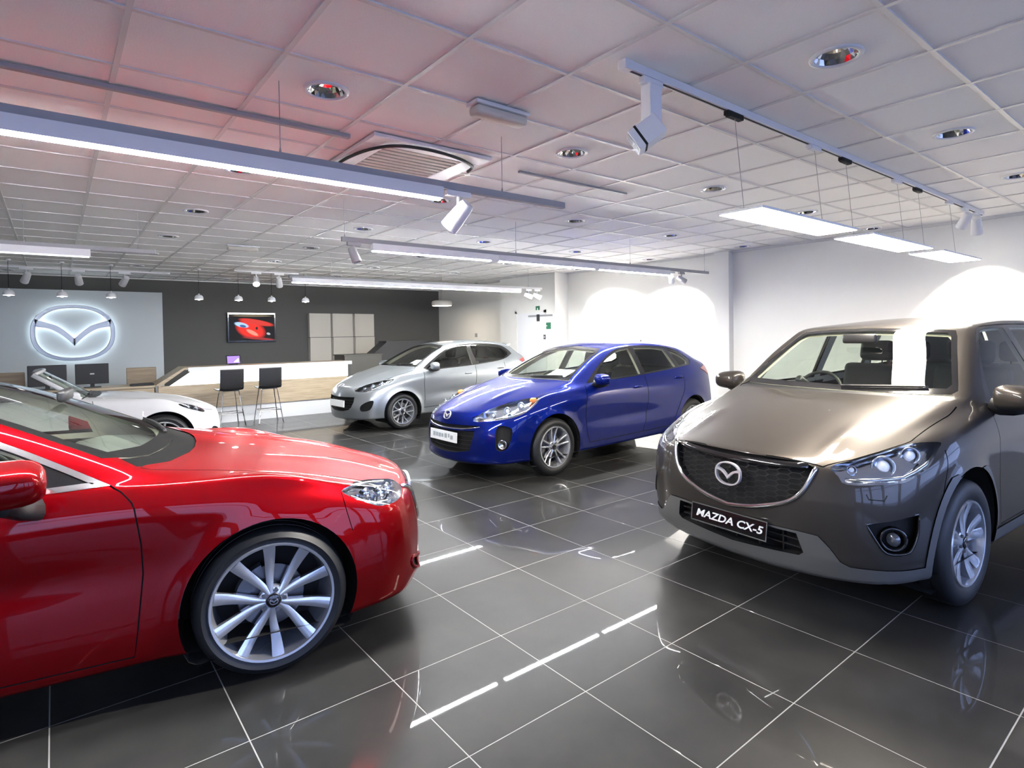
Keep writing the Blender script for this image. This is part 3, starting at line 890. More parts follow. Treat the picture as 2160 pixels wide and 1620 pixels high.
def mirror_part(car, base, tip, size, mat, mat2='black', yaw=.25):
    """door mirrors, both sides: shell, glass, foot"""
    for sg in (1, -1):
        c = Vector((tip[0], tip[1] * sg, tip[2])); L, W, Hh = size
        v = []; f = []; nu, nv = 20, 12
        mb = MB()
        T = Matrix.Rotation(-yaw * sg, 3, 'Z')
        for j in range(nv + 1):
            th = PI * j / nv
            for i in range(nu):
                ph = 2 * PI * i / nu
                q = Vector((math.sin(th) * math.cos(ph), math.cos(th), math.sin(th) * math.sin(ph)))
                # rounded box: blunt at the back (glass side)
                e = .62
                q = Vector([math.copysign(abs(t)**e, t) for t in q])
                x = q.x * L; x = max(x, -L * .35)
                taper = 1 - .18 * (q.y * sg)
                v.append(c + T @ Vector((x, q.y * W, q.z * Hh * (1 - .14 * q.y))) if sg == 1 else c + T @ Vector((x, q.y * W, q.z * Hh * (1 + .14 * q.y))))
        for j in range(nv):
            for i in range(nu): f.append((j * nu + i, (j + 1) * nu + i, (j + 1) * nu + (i + 1) % nu, j * nu + (i + 1) % nu))
        mb.add(v, f); o = mb.build('door_mirror', mat, car, True); autosmooth(o, 60)
        mb = MB(); gx = -L * .36
        pts = [c + T @ Vector((gx - .002, W * .86 * math.copysign(abs(math.cos(t))**.6, math.cos(t)), Hh * .80 * math.copysign(abs(math.sin(t))**.6, math.sin(t)))) for t in np.linspace(0, 2 * PI, 28, endpoint=False)]
        mb.add(pts, [tuple(range(28))]); mb.build('mirror_glass', M['chrome'], o)
        mb = MB(); b = Vector((base[0], base[1] * sg, base[2]))
        e = c + Vector((-.01, -W * .45 * sg, -Hh * .78))
        mb.tube([b, b.lerp(e, .5) + Vector((0, 0, -.012)), e, e + Vector((0, .06 * sg, .02))], [.036, .036, .042, .044], 10, sx=1.6)
        mb.build('mirror_foot', M[mat2], o, True)

def wiper(car, sh, p0, p1, view='front', lift=.012):
    """arm and blade lying on the windscreen between two points (y, z in front view)"""
    pts = []
    for t in np.linspace(0, 1, 9):
        h = sh.pt(view, p0[0] + (p1[0] - p0[0]) * t, p0[1] + (p1[1] - p0[1]) * t, lift)
        if h is not None: pts.append(h)
    mb = MB(); mb.tube(pts, [.009] * (len(pts) - 2) + [.006, .004], 6)
    mb.tube([p + Vector((0, 0, -.012)) for p in pts[2:]], .007, 6)
    return mb.build('wiper', M['black'], car, True)

def handle(car, sh, x, z, L=.17, mat=None):
    for sg in (1, -1):
        pts = []
        for t in np.linspace(0, 1, 9):
            p = sh.pt('side', x - L * t, z, 0)
            n = sh.normal(p); p = p + n * (.004 + .026 * math.sin(PI * t)**.5)
            pts.append((p.x, p.y * sg, p.z))
        mb = MB(); mb.tube(pts, [.008] + [.013] * 7 + [.008], 8, sx=1.0); mb.build('door_handle', mat, car, True)

def grid_mesh(sh, poly, view, dx, dz, off, r, kind='hex', name='grille_mesh', mat=None, car=None):
    """bars of a grille, following the skin at an offset, clipped to the outline (half), both sides in one part"""
    mb = MB()
    us = [p[0] for p in poly]; vs = [p[1] for p in poly]
    def P(u, v):
        h = sh.pt(view, u, v)
        return None if h is None else h - Vector((off, 0, 0))
    def seg(a, b):
        n = 2
        ok = inpoly(a[0], a[1], poly) or inpoly(b[0], b[1], poly)
        if not ok: return
        A, B = P(*a), P(*b)
        if A is None or B is None: return
        for sg in (1, -1):
            mb.tube([(A.x, A.y * sg, A.z), (B.x, B.y * sg, B.z)], r, 4)
    if kind == 'hex':
        nc = int(max(us) / (dx * .75)) + 2; nr = int((max(vs) - min(vs)) / dz) + 2; h = dz / 2
        for ic in range(0, nc):
            for ir in range(-1, nr):
                X = ic * dx * .75; Z = min(vs) + ir * dz + (h if ic % 2 else 0)
                seg((X - dx * .25, Z + h), (X + dx * .25, Z + h)); seg((X + dx * .25, Z + h), (X + dx * .5, Z)); seg((X + dx * .5, Z), (X + dx * .25, Z - h))
        o = mb.build(name, mat, car); o['kind'] = 'stuff'; return o
    z = min(vs); row = 0
    while z < max(vs) + dz:
        x = 0.0 if row % 2 == 0 else dx / 2
        if kind == 'bars':
            k = 0
            while k * dx < max(us): seg((k * dx, z), ((k + 1) * dx, z)); k += 1
        z += dz; row += 1
    o = mb.build(name, mat, car); o['kind'] = 'stuff'; return o

def sheet_on(sh, car, view, pts, off, mat, name, r, n=8, mode='pair', sx=1.0, closed=False):
    """a trim strip laid on the skin along 2D points"""
    outs = []
    for sg in ((1, -1) if mode in ('pair', 'both') else (1,)):
        L = []
        for (u, v) in pts:
            h = sh.pt(view, u, v, off)
            if h is not None: L.append((h.x, h.y * sg, h.z))
        mb = MB(); mb.tube(L, r, n, sx=sx, closed=closed); outs.append(mb.build(name, mat, car, True))
    return outs

def liner(sh, car, regions, zmin, off, mat, mat_low):
    """inside trim of the cabin behind the painted panels"""
    for nm, test, mt in (('cabin_lining', lambda z: z > zmin, mat), ('door_lining', lambda z: z <= zmin, mat_low)):
        mb = MB(); 
        for sg in (1, -1):
            vm = {}; V = []; F = []
            for r in regions:
                if r not in sh.names: continue
                for f in sh.faces(r):
                    c = f.calc_center_median()
                    if not test(c.z) or c.z < .35 or c.x > -.25: continue
                    q = []
                    for v in f.verts:
                        if v not in vm:
                            vm[v] = len(V); n = sh.normal(v.co); p = v.co - n * off; V.append((p.x, p.y * sg, p.z))
                        q.append(vm[v])
                    F.append(q[::-1] if sg == 1 else q)
            mb.add(V, F)
        mb.build(nm, mt, car, True)

def underbody(sh, zc=.30):
    sh.names.append('underbody'); r = len(sh.names) - 1
    for f in sh.bm.faces:
        f.normal_update()
        if f.normal.z < -.75 and f.calc_center_median().z < zc + .12: f[sh.lay] = r

# ---------------------------------------------------------------- the room
XW, YB, CZ = 8.73, 14.44, 2.858           # right wall, back wall, ceiling
XL, YF = -4.6, -2.6                        # left wall, glazed front
ORD = ['first', 'second', 'third', 'fourth', 'fifth', 'sixth', 'seventh', 'eighth', 'ninth', 'tenth']

def plaster(name, col, rough=.75, sc=3.0, amt=.03):
    return pmat(name, col, rough, noise=(sc, amt))
M['wall_white'] = plaster('white_wall_paint', (.76, .75, .72))
M['wall_dark'] = plaster('dark_grey_wall_paint', (.085, .084, .080))
M['ceiling_tile'] = pmat('mineral_ceiling_tile', (.92, .91, .90), .9, noise=(140, .03), bump=.15)
M['ceiling_bar'] = pmat('painted_ceiling_bar', (.70, .69, .68), .4)
M['grout'] = pmat('pale_grout', (.27, .265, .255), .7, noise=(40, .08))
M['white_metal'] = pmat('white_painted_metal', (.74, .74, .76), .35)
M['grey_metal'] = pmat('grey_painted_metal', (.30, .30, .32), .45)
M['white_laminate'] = pmat('white_laminate', (.80, .81, .83), .25)
M['panel_white'] = pmat('pale_logo_panel', (.46, .50, .52), .4)
M['panel_beige'] = pmat('beige_relief_panel', (.60, .57, .51), .7)
M['dark_unit'] = pmat('dark_grey_unit', (.035, .035, .038), .5)
M['brown_unit'] = pmat('grey_brown_unit', (.10, .095, .085), .55)
M['stool_black'] = pmat('black_moulded_seat', (.012, .012, .014), .4)
M['green_sign'] = pmat('green_sign', (.03, .17, .09), .4)
M['pane'] = glass('shop_window_glass', (.93, .96, .97), 1.5)
M['led'] = emis('led_diffuser', (.97, .98, .98), LED)
M['led_dim'] = emis('dimmed_led_diffuser', (.93, .97, 1.0), 1.2, False)
M['panel_led'] = emis('panel_diffuser', (1.0, .91, .78), PANEL)
M['down_led'] = emis('downlight_lamp', (1.0, .96, .90), 9.0, False)
M['spot_led'] = emis('spot_lamp', (1.0, .97, .92), 30.0, False)
M['halo'] = emis('sign_backlight', (.80, .93, 1.0), 1.1)
M['counter_glow'] = emis('counter_light_band', (.86, .92, 1.0), 1.25)
M['pavement'] = pmat('outside_paving', (.32, .32, .33), .8, noise=(2, .1))

def wood(name, a, b, along='X', sc=1.0):
    m, t, bs = new_mat(name)
    tc = t.nodes.new('ShaderNodeTexCoord'); mp = t.nodes.new('ShaderNodeMapping')
    mp.inputs['Scale'].default_value = (1.2 * sc, 14 * sc, 14 * sc) if along == 'X' else (14 * sc, 14 * sc, 1.2 * sc)
    n = t.nodes.new('ShaderNodeTexNoise'); n.inputs['Scale'].default_value = 2.2; n.inputs['Detail'].default_value = 6
    r = t.nodes.new('ShaderNodeValToRGB'); r.color_ramp.elements[0].position = .35; r.color_ramp.elements[1].position = .68
    r.color_ramp.elements[0].color = (*a, 1); r.color_ramp.elements[1].color = (*b, 1)
    t.links.new(tc.outputs['Object'], mp.inputs['Vector']); t.links.new(mp.outputs[0], n.inputs['Vector'])
    t.links.new(n.outputs['Fac'], r.inputs[0]); t.links.new(r.outputs[0], bs.inputs['Base Color']); bs.inputs['Roughness'].default_value = .4
    return m
M['oak'] = wood('pale_oak', (.42, .33, .22), (.56, .46, .33))
M['oak_dark'] = wood('brown_wood', (.22, .16, .10), (.32, .25, .16))

def floor_mat():
    m, t, b = new_mat('polished_dark_tile')
    tc = t.nodes.new('ShaderNodeTexCoord'); oi = t.nodes.new('ShaderNodeObjectInfo')
    geo = t.nodes.new('ShaderNodeNewGeometry')
    n = t.nodes.new('ShaderNodeTexNoise'); n.inputs['Scale'].default_value = 2.4; n.inputs['Detail'].default_value = 7; n.inputs['Roughness'].default_value = .6
    r = t.nodes.new('ShaderNodeValToRGB'); r.color_ramp.elements[0].position = .32; r.color_ramp.elements[1].position = .72
    r.color_ramp.elements[0].color = (.019, .019, .019, 1); r.color_ramp.elements[1].color = (.034, .033, .031, 1)
    t.links.new(geo.outputs['Position'], n.inputs['Vector']); t.links.new(n.outputs['Fac'], r.inputs[0]); t.links.new(r.outputs[0], b.inputs['Base Color'])
    r2 = t.nodes.new('ShaderNodeMapRange'); r2.inputs['To Min'].default_value = .30; r2.inputs['To Max'].default_value = .42
    t.links.new(n.outputs['Fac'], r2.inputs['Value']); t.links.new(r2.outputs[0], b.inputs['Roughness'])
    b.inputs['Specular IOR Level'].default_value = .08; b.inputs['Coat Weight'].default_value = .55; b.inputs['Coat Roughness'].default_value = .018; b.inputs['Coat IOR'].default_value = 1.43
    return m
M['floor_tile'] = floor_mat()

def st(o, label=None): o['kind'] = 'structure'; return o
def sbox(name, x0, x1, y0, y1, z0, z1, mat, parent=None):
    mb = MB(); mb.box(x0, x1, y0, y1, z0, z1); o = mb.build(name, mat, parent)
    return st(o) if parent is None else o

def shows(P, m=120):
    q = px(P)
    return q is not None and -m < q[0] < 2160 + m and -m < q[1] < 1620 + m

DLS = {}      # (column, row) of the ceiling cells that carry a downlight, with their place in row and line
for j_ in range(-6, 19, 3):
    row_ = [i_ for i_ in range(-8, 14, 3) if .56 + .6 * i_ < XW - .2 and 3.02 + .6 * j_ < YB - .3 and shows((.56 + .6 * i_, 3.02 + .6 * j_, CZ), -8)]
    if row_:
        nr_ = len({k[1] for k in DLS})
        for c_, i_ in enumerate(row_): DLS[(i_, j_)] = (nr_, c_)

def build_shell():
    # floor slab with individual tiles
    fl = sbox('floor', XL, XW, YF, YB, -.12, -.0008, M['grout'])
    T = .61; x0, y0 = 1.168, 1.772; g = .005
    cells = []
    for i in range(-12, 16):
        for j in range(-10, 24):
            a, b = x0 + i * T, y0 + j * T
            c0, c1, d0, d1 = max(a + g / 2, XL), min(a + T - g / 2, XW), max(b + g / 2, YF), min(b + T - g / 2, YB)
            if c1 - c0 < .03 or d1 - d0 < .03: continue
            cells.append((c0, c1, d0, d1))
    def key(c):
        q = px(((c[0] + c[1]) / 2, (c[2] + c[3]) / 2, 0))
        return q[2] if q and shows(((c[0] + c[1]) / 2, (c[2] + c[3]) / 2, 0), 250) else 1e3
    cells.sort(key=key)
    mb = MB(); mb.box(-.5, .5, -.5, .5, -.012, 0, .0)
    me = None
    bm = bmesh.new(); bmesh.ops.create_cube(bm, size=1)
    bmesh.ops.scale(bm, vec=(T - g, T - g, .012), verts=bm.verts); bmesh.ops.translate(bm, vec=(0, 0, -.006), verts=bm.verts)
    bmesh.ops.bevel(bm, geom=[e for e in bm.edges if all(v.co.z > -.001 for v in e.verts)], offset=.0006, segments=1, affect='EDGES')
    me = bpy.data.meshes.new('floor_tile'); bm.to_mesh(me); bm.free(); me.materials.append(M['floor_tile'])
    full = lambda c: abs(c[1] - c[0] - (T - g)) < 1e-4 and abs(c[3] - c[2] - (T - g)) < 1e-4
    n = 0; rest = MB()
    for c in cells:
        if n < 290 and key(c) < 900:
            if full(c):
                o = bpy.data.objects.new('floor_tile', me); o.location = ((c[0] + c[1]) / 2, (c[2] + c[3]) / 2, 0); link(o, fl)
            else:
                m2 = MB(); m2.box(c[0], c[1], c[2], c[3], -.012, 0); m2.build('floor_tile', M['floor_tile'], fl)
            n += 1
        else: rest.box(c[0], c[1], c[2], c[3], -.012, 0)
    o = rest.build('floor_tiles_beyond', M['floor_tile'], fl); o['kind'] = 'stuff'
    # ceiling: slab, lay-in tiles, exposed bars
    ce = sbox('ceiling', XL, XW, YF, YB, CZ + .05, CZ + .20, M['grey_metal'])
    T = .6; x0, y0 = .26, 2.72; bw = .024
    def tile_mesh(hole):
        b = bmesh.new(); h = T / 2 - .004; ths = .016
        if not hole:
            bmesh.ops.create_cube(b, size=1); bmesh.ops.scale(b, vec=(2 * h, 2 * h, ths), verts=b.verts); bmesh.ops.translate(b, vec=(0, 0, .004 + ths / 2), verts=b.verts)
        else:
            k = 24; rr = .098; ring = []
            sq = []
            for i in range(k):
                t = 2 * PI * i / k + PI / 4; c, s = math.cos(t), math.sin(t); m = h / max(abs(c), abs(s)); sq.append((c * m, s * m)); ring.append((c * rr, s * rr))
            vs = {}
            for z in (.004, .004 + ths):
                vs[z] = ([b.verts.new((*p, z)) for p in sq], [b.verts.new((*p, z)) for p in ring])
            lo, hi = vs[.004], vs[.004 + ths]
            for i in range(k):
                j = (i + 1) % k
                b.faces.new((lo[0][j], lo[0][i], lo[1][i], lo[1][j])); b.faces.new((hi[0][i], hi[0][j], hi[1][j], hi[1][i]))
                b.faces.new((lo[1][j], lo[1][i], hi[1][i], hi[1][j])); b.faces.new((lo[0][i], lo[0][j], hi[0][j], hi[0][i]))
        m = bpy.data.meshes.new('ceiling_tile'); b.to_mesh(m); b.free(); m.materials.append(M['ceiling_tile']); return m
    t0, t1 = tile_mesh(False), tile_mesh(True)
    cells = []
    for i in range(-9, 15):
        for j in range(-9, 20):
            a, b = x0 + i * T, y0 + j * T
            c = (max(a, XL), min(a + T, XW), max(b, YF), min(b + T, YB))
            if c[1] - c[0] < .03 or c[3] - c[2] < .03: continue
            hole = (i, j) in DLS
            cells.append((*c, hole, i, j))
    def ckey(c):
        p = ((c[0] + c[1]) / 2, (c[2] + c[3]) / 2, CZ); q = px(p)
        return q[2] if q and shows(p, 200) else 1e3
    cells.sort(key=ckey); n = 0; rest = MB()
    for c in cells:
        a, b = x0 + c[5] * T, y0 + c[6] * T
        fullc = c[1] - c[0] > T - 1e-4 and c[3] - c[2] > T - 1e-4
        if (n < 290 and ckey(c) < 900) or (c[4] and fullc):
            if fullc:
                o = bpy.data.objects.new('ceiling_tile', t1 if c[4] else t0); o.location = (a + T / 2, b + T / 2, CZ); link(o, ce)
            else:
                m2 = MB(); m2.box(c[0], c[1], c[2], c[3], CZ + .004, CZ + .02); m2.build('ceiling_tile', M['ceiling_tile'], ce)
            n += 1
        else: rest.box(c[0] + .004, c[1] - .004, c[2] + .004, c[3] - .004, CZ + .004, CZ + .02)
    o = rest.build('ceiling_tiles_beyond', M['ceiling_tile'], ce); o['kind'] = 'stuff'
    for i in range(-9, 16):
        a = x0 + i * T
        if XL < a < XW: sbox('ceiling_bar', a - bw / 2, a + bw / 2, YF, YB, CZ - .004, CZ + .006, M['ceiling_bar'], ce)
    for j in range(-9, 21):
        b = y0 + j * T
        if YF < b < YB: sbox('ceiling_bar', XL, XW, b - bw / 2, b + bw / 2, CZ - .003, CZ + .006, M['ceiling_bar'], ce)
    # walls
    sbox('wall_right', XW, XW + .2, YF, YB, -.1, CZ + .1, M['wall_white'])
    sbox('wall_back', XL, XW, YB, YB + .2, -.1, CZ + .1, M['wall_dark'])
    sbox('wall_left', XL - .2, XL, YF, YB, -.1, CZ + .1, M['wall_white'])
    sbox('wall_bay', 8.35, XW, 9.08, 11.0, 0, CZ, M['wall_white'])
    sbox('wall_pier', 8.60, XW, 5.20, 5.46, 0, CZ, M['wall_white'])
    sbox('baseboard_right', 8.715, XW, YF, 5.2, 0, .09, M['white_laminate'])
    sbox('trim_1', XW - .03, XW, YF, 9.08, CZ - .025, CZ, M['ceiling_bar']); sbox('trim_2', XL, XW, YB - .03, YB, CZ - .025, CZ, M['ceiling_bar'])
    # door in the bay with its frame
    d = sbox('door_1', 8.335, 8.352, 9.42, 10.35, .0, 2.02, M['white_laminate']); 
    mb = MB(); mb.box(8.325, 8.352, 9.36, 9.42, 0, 2.08); mb.box(8.325, 8.352, 10.35, 10.41, 0, 2.08); mb.box(8.325, 8.352, 9.36, 10.41, 2.02, 2.08); mb.build('door_frame', M['wall_white'], d)
    mb = MB(); mb.cyl((8.335, 9.52, 1.02), (8.28, 9.52, 1.02), .011, n=10); mb.cyl((8.285, 9.515, 1.02), (8.285, 9.64, 1.02), .010, n=10); mb.build('door_handle', M['satin_chrome'], d)
    # glazed front behind the camera
    fr = sbox('wall_front', XL, XW, YF - .12, YF, CZ - .22, CZ + .1, M['wall_dark'])
    sbox('window_sill_front', XL, XW, YF - .12, YF, -.1, .45, M['wall_dark'])['kind'] = 'structure'
    nb = 7; wv = (XW - XL) / nb
    for k in range(nb):
        a = XL + k * wv
        w = sbox('window_%d' % (k + 1), a, a + .30, YF - .10, YF - .02, .45, CZ - .22, M['grey_metal'])
        sbox('window_pane', a + .30, a + wv, YF - .07, YF - .055, .45, CZ - .22, M['pane'], w)
        sbox('transom', a + .30, a + wv, YF - .10, YF - .02, 2.02, 2.08, M['grey_metal'], w)
    sbox('ground', -30, 40, -30, YF - .12, -.14, -.05, M['pavement'])

build_shell()

# ---------------------------------------------------------------- ceiling fixtures
def aim_spot(name, loc, target, watt, ang, blend=.35, col=(1, .96, .9), rad=.03, parent=None):
    l = bpy.data.lights.new(name, 'SPOT'); l.energy = watt * SPOT; l.spot_size = R(ang); l.spot_blend = blend; l.color = col; l.shadow_soft_size = rad
    o = bpy.data.objects.new(name, l); o.location = loc
    o.rotation_euler = (Vector(target) - Vector(loc)).to_track_quat('-Z', 'Y').to_euler()
    COL.objects.link(o)
    if parent is not None:
        o.parent = parent; o.matrix_parent_inverse = parent.matrix_world.inverted()
    return o

def downlights():
    for (i, j), (r, c) in DLS.items():
            x, y = .56 + .6 * i, 3.02 + .6 * j
            e = empty('downlight', (x, y, CZ)); 
            tag(e, 'round recessed faceted downlight, %s row back from the viewer, %s from the left' % (ORD[r], ORD[c]), 'downlight', 'recessed ceiling downlights')
            mb = MB(); mb.lathe([(.096, .016), (.094, -.004), (.104, -.008), (.116, -.005), (.118, .004)], (0, 0, 0), (0, 0, 1), 36); mb.build('trim_ring', M['white_metal'], e, True)
            # faceted reflector
            mb = MB(); n = 20; v = []
            for (rr, z) in ((.094, .0), (.080, .022), (.058, .042), (.034, .052)):
                for q in range(n):
                    t = 2 * PI * (q + (.5 if rr in (.080, .034) else 0)) / n; v.append((rr * math.cos(t), rr * math.sin(t), z))
            f = []
            for a in range(3):
                for q in range(n):
                    p, s = a * n + q, a * n + (q + 1) % n
                    if a % 2 == 0: f += [(p, s, p + n), (s, s + n, p + n)]
                    else: f += [(p, s, s + n), (p, s + n, p + n)]
            mb.add(v, f); mb.build('faceted_reflector', M['chrome'], e)
            mb = MB(); mb.lathe([(.0005, .050), (.034, .052)], (0, 0, 0), (0, 0, 1), 20); mb.build('lamp', M['down_led'], e)
downlights()

def wire(mb, x, y, z, r=.0022): mb.cyl((x, y, z), (x, y, CZ - .004), r, n=6)

def spot_head(name, top, target, label, lit=True, size=1.0, watt=0, ang=30, blend=.4, style='cyl', gear=True, mat='white_metal', col=(1, .96, .9)):
    """track spotlight: adaptor, bracket, head with lamp face"""
    e = empty(name, top); tag(e, label, 'spotlight', 'track spotlights')
    t = Vector(target) - Vector(top); hz = Vector((t.x, t.y, 0)).normalized()
    mb = MB(); mb.box(-.075 * size, .075 * size, -.018, .018, -.035, 0, .004); mb.build('track_adaptor', M[mat], e)
    c = Vector((0, 0, -.13 * size)); d = (Vector(target) - (Vector(top) + c)).normalized()
    if style == 'box':
        mb = MB(); mb.box(-.045, .045, -.03, .03, -.26, -.03, .004); mb.build('gear_box', M[mat], e)
        c = Vector((-.07, -.02, -.29)); d = (Vector(target) - (Vector(top) + c)).normalized()
        q = d.to_track_quat('Z', 'Y').to_matrix().to_4x4(); q.translation = c
        mb = MB(); mb.box(-.055, .055, -.055, .055, -.08, .075, .006); o = mb.build('lamp_head', M[mat], e); o.data.transform(q)
        mb = MB(); mb.box(-.0555, .0555, -.0555, .0555, .028, .040); o = mb.build('cooling_slot', M['gap'], e); o.data.transform(q)
        mb = MB(); mb.add([(-.045, -.045, .0765), (.045, -.045, .0765), (.045, .045, .0765), (-.045, .045, .0765)], [(0, 1, 2, 3)]); o = mb.build('lamp_face', M['spot_led' if lit else 'lamp_reflector'], e); o.data.transform(q)
        fz = .08
    else:
        mb = MB(); mb.cyl((0, 0, -.03), c, .010, n=8); mb.build('bracket', M[mat], e)
        q = d.to_track_quat('Z', 'Y').to_matrix().to_4x4(); q.translation = c
        s = size; mb = MB(); mb.lathe([(.001, -.085 * s), (.034 * s, -.083 * s), (.040 * s, -.07 * s), (.048 * s, .03 * s), (.050 * s, .085 * s), (.046 * s, .085 * s), (.044 * s, .06 * s)], (0, 0, 0), (0, 0, 1), 28)
        o = mb.build('lamp_head', M[mat], e, True); o.data.transform(q); autosmooth(o, 40)
        mb = MB(); mb.lathe([(.0005, .058 * s), (.044 * s, .060 * s)], (0, 0, 0), (0, 0, 1), 24); o = mb.build('lamp_face', M['spot_led' if lit else 'lamp_reflector'], e); o.data.transform(q)
        fz = .09 * s
    if watt:
        loc = Vector(top) + c + d * (fz + .01)
        o = aim_spot('spot_beam', loc, target, watt, ang, blend, col, .03); o.parent = e; o.matrix_parent_inverse = Matrix.Translation(-Vector(top))
    return e

def linear_light(label, y, x0, x1, segs, wires, zt=2.47, hw=.020, lw=.034, name='linear_light', led='led'):
    """suspended track with LED profiles clipped under it"""
    e = empty(name, ((x0 + x1) / 2, y, zt)); tag(e, label, 'light', 'suspended LED light lines')
    cx = (x0 + x1) / 2
    mb = MB(); mb.box(x0 - cx, x1 - cx, -hw, hw, -.022, .022, .003); mb.build('track', M['grey_metal'], e)
    for (a, b) in segs:
        mb = MB(); mb.box(a - cx, b - cx, -lw, lw, -.086, -.040, .002); mb.box(a - cx, b - cx, -lw, -lw + .003, -.042, -.018); mb.box(a - cx, b - cx, lw - .003, lw, -.042, -.018); mb.box(a - cx, b - cx, -.018, .018, -.042, -.021); h = mb.build('led_profile', M['white_metal'], e)
        mb = MB(); mb.box(a - cx + .01, b - cx - .01, -.014, .014, -.0955, -.085); mb.build('diffuser', M[led], h)
    for k in range(len(segs) - 1):
        b, a = segs[k][1], segs[k + 1][0]
        mb = MB(); mb.box(b - cx - .005, a - cx + .005, -.03, .03, -.10, -.018, .004); mb.build('joint', M['white_metal'], e)
    for x in wires:
        mb = MB(); mb.cyl((x - cx, 0, .02), (x - cx, 0, CZ - zt - .004), .0022, n=6); mb.cyl((x - cx, 0, .02), (x - cx, 0, .05), .008, .003, n=8); mb.build('suspension_wire', M['grey_metal'], e)
    return e

linear_light('near suspended LED light line crossing above the red saloon', 3.03, -2.6, 2.88, [(-2.58, 1.86)], (-1.5, .92, 2.33))
linear_light('suspended LED light line of three lit tubes above the blue hatchback', 5.22, 2.12, 8.05, [(2.42, 3.83), (3.93, 5.48), (5.56, 7.05)], (2.15, 4.2, 6.2, 7.95))
linear_light('long suspended LED light line in front of the dark back wall', 8.82, 2.76, 7.75, [(2.80, 7.20)], (3.4, 5.4, 7.4))
linear_light('short suspended light line at far left above the roadster', 7.05, -3.0, .85, [(-2.98, .30)], (-1.0, -.2, .7), led='led_dim')

spot_head('track_spotlight', (1.985, 3.03, 2.448), (1.2, 4.6, .6), 'white cylinder spotlight at the end of the near light line', True, 1.15, 170, 60)
spot_head('track_spotlight', (2.24, 5.22, 2.448), (2.9, 4.6, 0), 'small tilted spotlight at the left end of the three-tube light line', False, .9, mat='grey_metal')
spot_head('track_spotlight', (7.12, 5.22, 2.448), (8.73, 6.30, 1.55), 'lit spotlight at the right end of the three-tube light line', True, .9, 210, 50, .45)
spot_head('track_spotlight', (7.36, 5.22, 2.448), (8.73, 4.4, 1.4), 'dark spotlight beside the lit one on the three-tube light line', False, .85, mat='grey_metal')
spot_head('track_spotlight', (7.40, 8.82, 2.448), (8.73, 7.90, 1.6), 'left of two lit spotlights ending the long light line', True, 1.0, 170, 62, .45)
spot_head('track_spotlight', (7.62, 8.82, 2.448), (8.73, 7.75, 1.55), 'right of two lit spotlights ending the long light line', True, 1.0, 90, 62, .45)

# surface track on the right with three hanging panels
tr = empty('ceiling_track', (5.2, 1.84, CZ)); tag(tr, 'long white surface track on the ceiling above the grey SUV', 'track')
mb = MB(); mb.box(-3.0, 3.0, -.02, .02, -.045, -.004, .003); mb.build('track_rail', M['white_metal'], tr)
mb = MB(); mb.box(-3.0, 3.0, -.006, .006, -.047, -.045); mb.build('track_slot', M['gap'], tr)
mb = MB(); mb.box(-3.06, -3.0, -.024, .024, -.05, -.004, .004); mb.build('end_cap', M['white_metal'], tr)
PAN = [(3.00, 4.24), (4.50, 5.76), (6.02, 7.16)]
for k, (a, b) in enumerate(PAN):
    e = empty('hanging_panel_light', ((a + b) / 2, 1.745, 2.22)); L = (b - a) / 2
    tag(e, '%s of three slim hanging light panels over the grey SUV' % ('nearest', 'middle', 'farthest')[k], 'light', 'hanging light panels')
    mb = MB(); mb.box(-L, L, -.135, .135, 0, .014, .003); mb.build('panel_body', M['white_metal'], e)
    mb = MB(); mb.box(-L + .008, L - .008, -.127, .127, -.002, 0); mb.build('diffuser', M['panel_led'], e)
    for s in (-L + .12, L - .12):
        mb = MB(); mb.cyl((s, .04, .014), (s, .095, CZ - 2.22 - .06), .0016, n=6); mb.build('suspension_wire', M['grey_metal'], e)
        mb = MB(); mb.box(s - .07, s + .07, .077, .113, CZ - 2.22 - .075, CZ - 2.22 - .045, .004); mb.box(s - .09, s - .07, .08, .11, CZ - 2.22 - .07, CZ - 2.22 - .045); mb.build('track_adaptor', M['gap' if s < 0 else 'white_metal'], e)
spot_head('track_spotlight', (2.36, 1.84, CZ - .045), (.7, 3.6, .9), 'boxy white spotlight at the near end of the ceiling track', False, 1.0, 60, 50, style='box')
spot_head('track_spotlight', (7.55, 1.84, CZ - .045), (8.6, 3.2, .8), 'dim spotlight near the far end of the ceiling track', False, 1.0)
spot_head('track_spotlight', (7.98, 1.84, CZ - .045), (8.73, 1.95, 1.45), 'lit spotlight at the far end of the ceiling track', True, 1.1, 120, 70, .45, col=(1, .90, .76))

# rear spotlights
for k, (x, y, tg, lit) in enumerate([(-.35, 13.0, (-.9, 14.4, 1.4), False), (.37, 13.0, (.6, 14.4, 1.5), False), (1.06, 13.0, (.5, 14.4, 1.5), False), (3.09, 11.86, (2.6, 9.5, .4), True), (3.52, 11.86, (4.2, 13.5, .6), False)]):
    lab = ['first of three spotlights above the pale logo panel', 'second of three spotlights above the pale logo panel', 'third of three spotlights above the pale logo panel', 'bright spotlight in front of the dark wall above the stools', 'unlit spotlight next to the bright one above the stools'][k]
    spot_head('track_spotlight', (x, y, CZ - .03), tg, lab, lit, 1.25, 25 if lit else 0, 70)
tr2 = empty('ceiling_track', (1.6, 13.0, CZ)); tag(tr2, 'short white ceiling track carrying spotlights before the logo panel', 'track')
mb = MB(); mb.box(-2.6, .2, -.02, .02, -.03, -.004); mb.build('track_rail', M['white_metal'], tr2)
tr3 = empty('ceiling_track', (3.3, 11.86, CZ)); tag(tr3, 'short white ceiling track above the bar stools', 'track')
mb = MB(); mb.box(-.6, .6, -.02, .02, -.03, -.004); mb.build('track_rail', M['white_metal'], tr3)

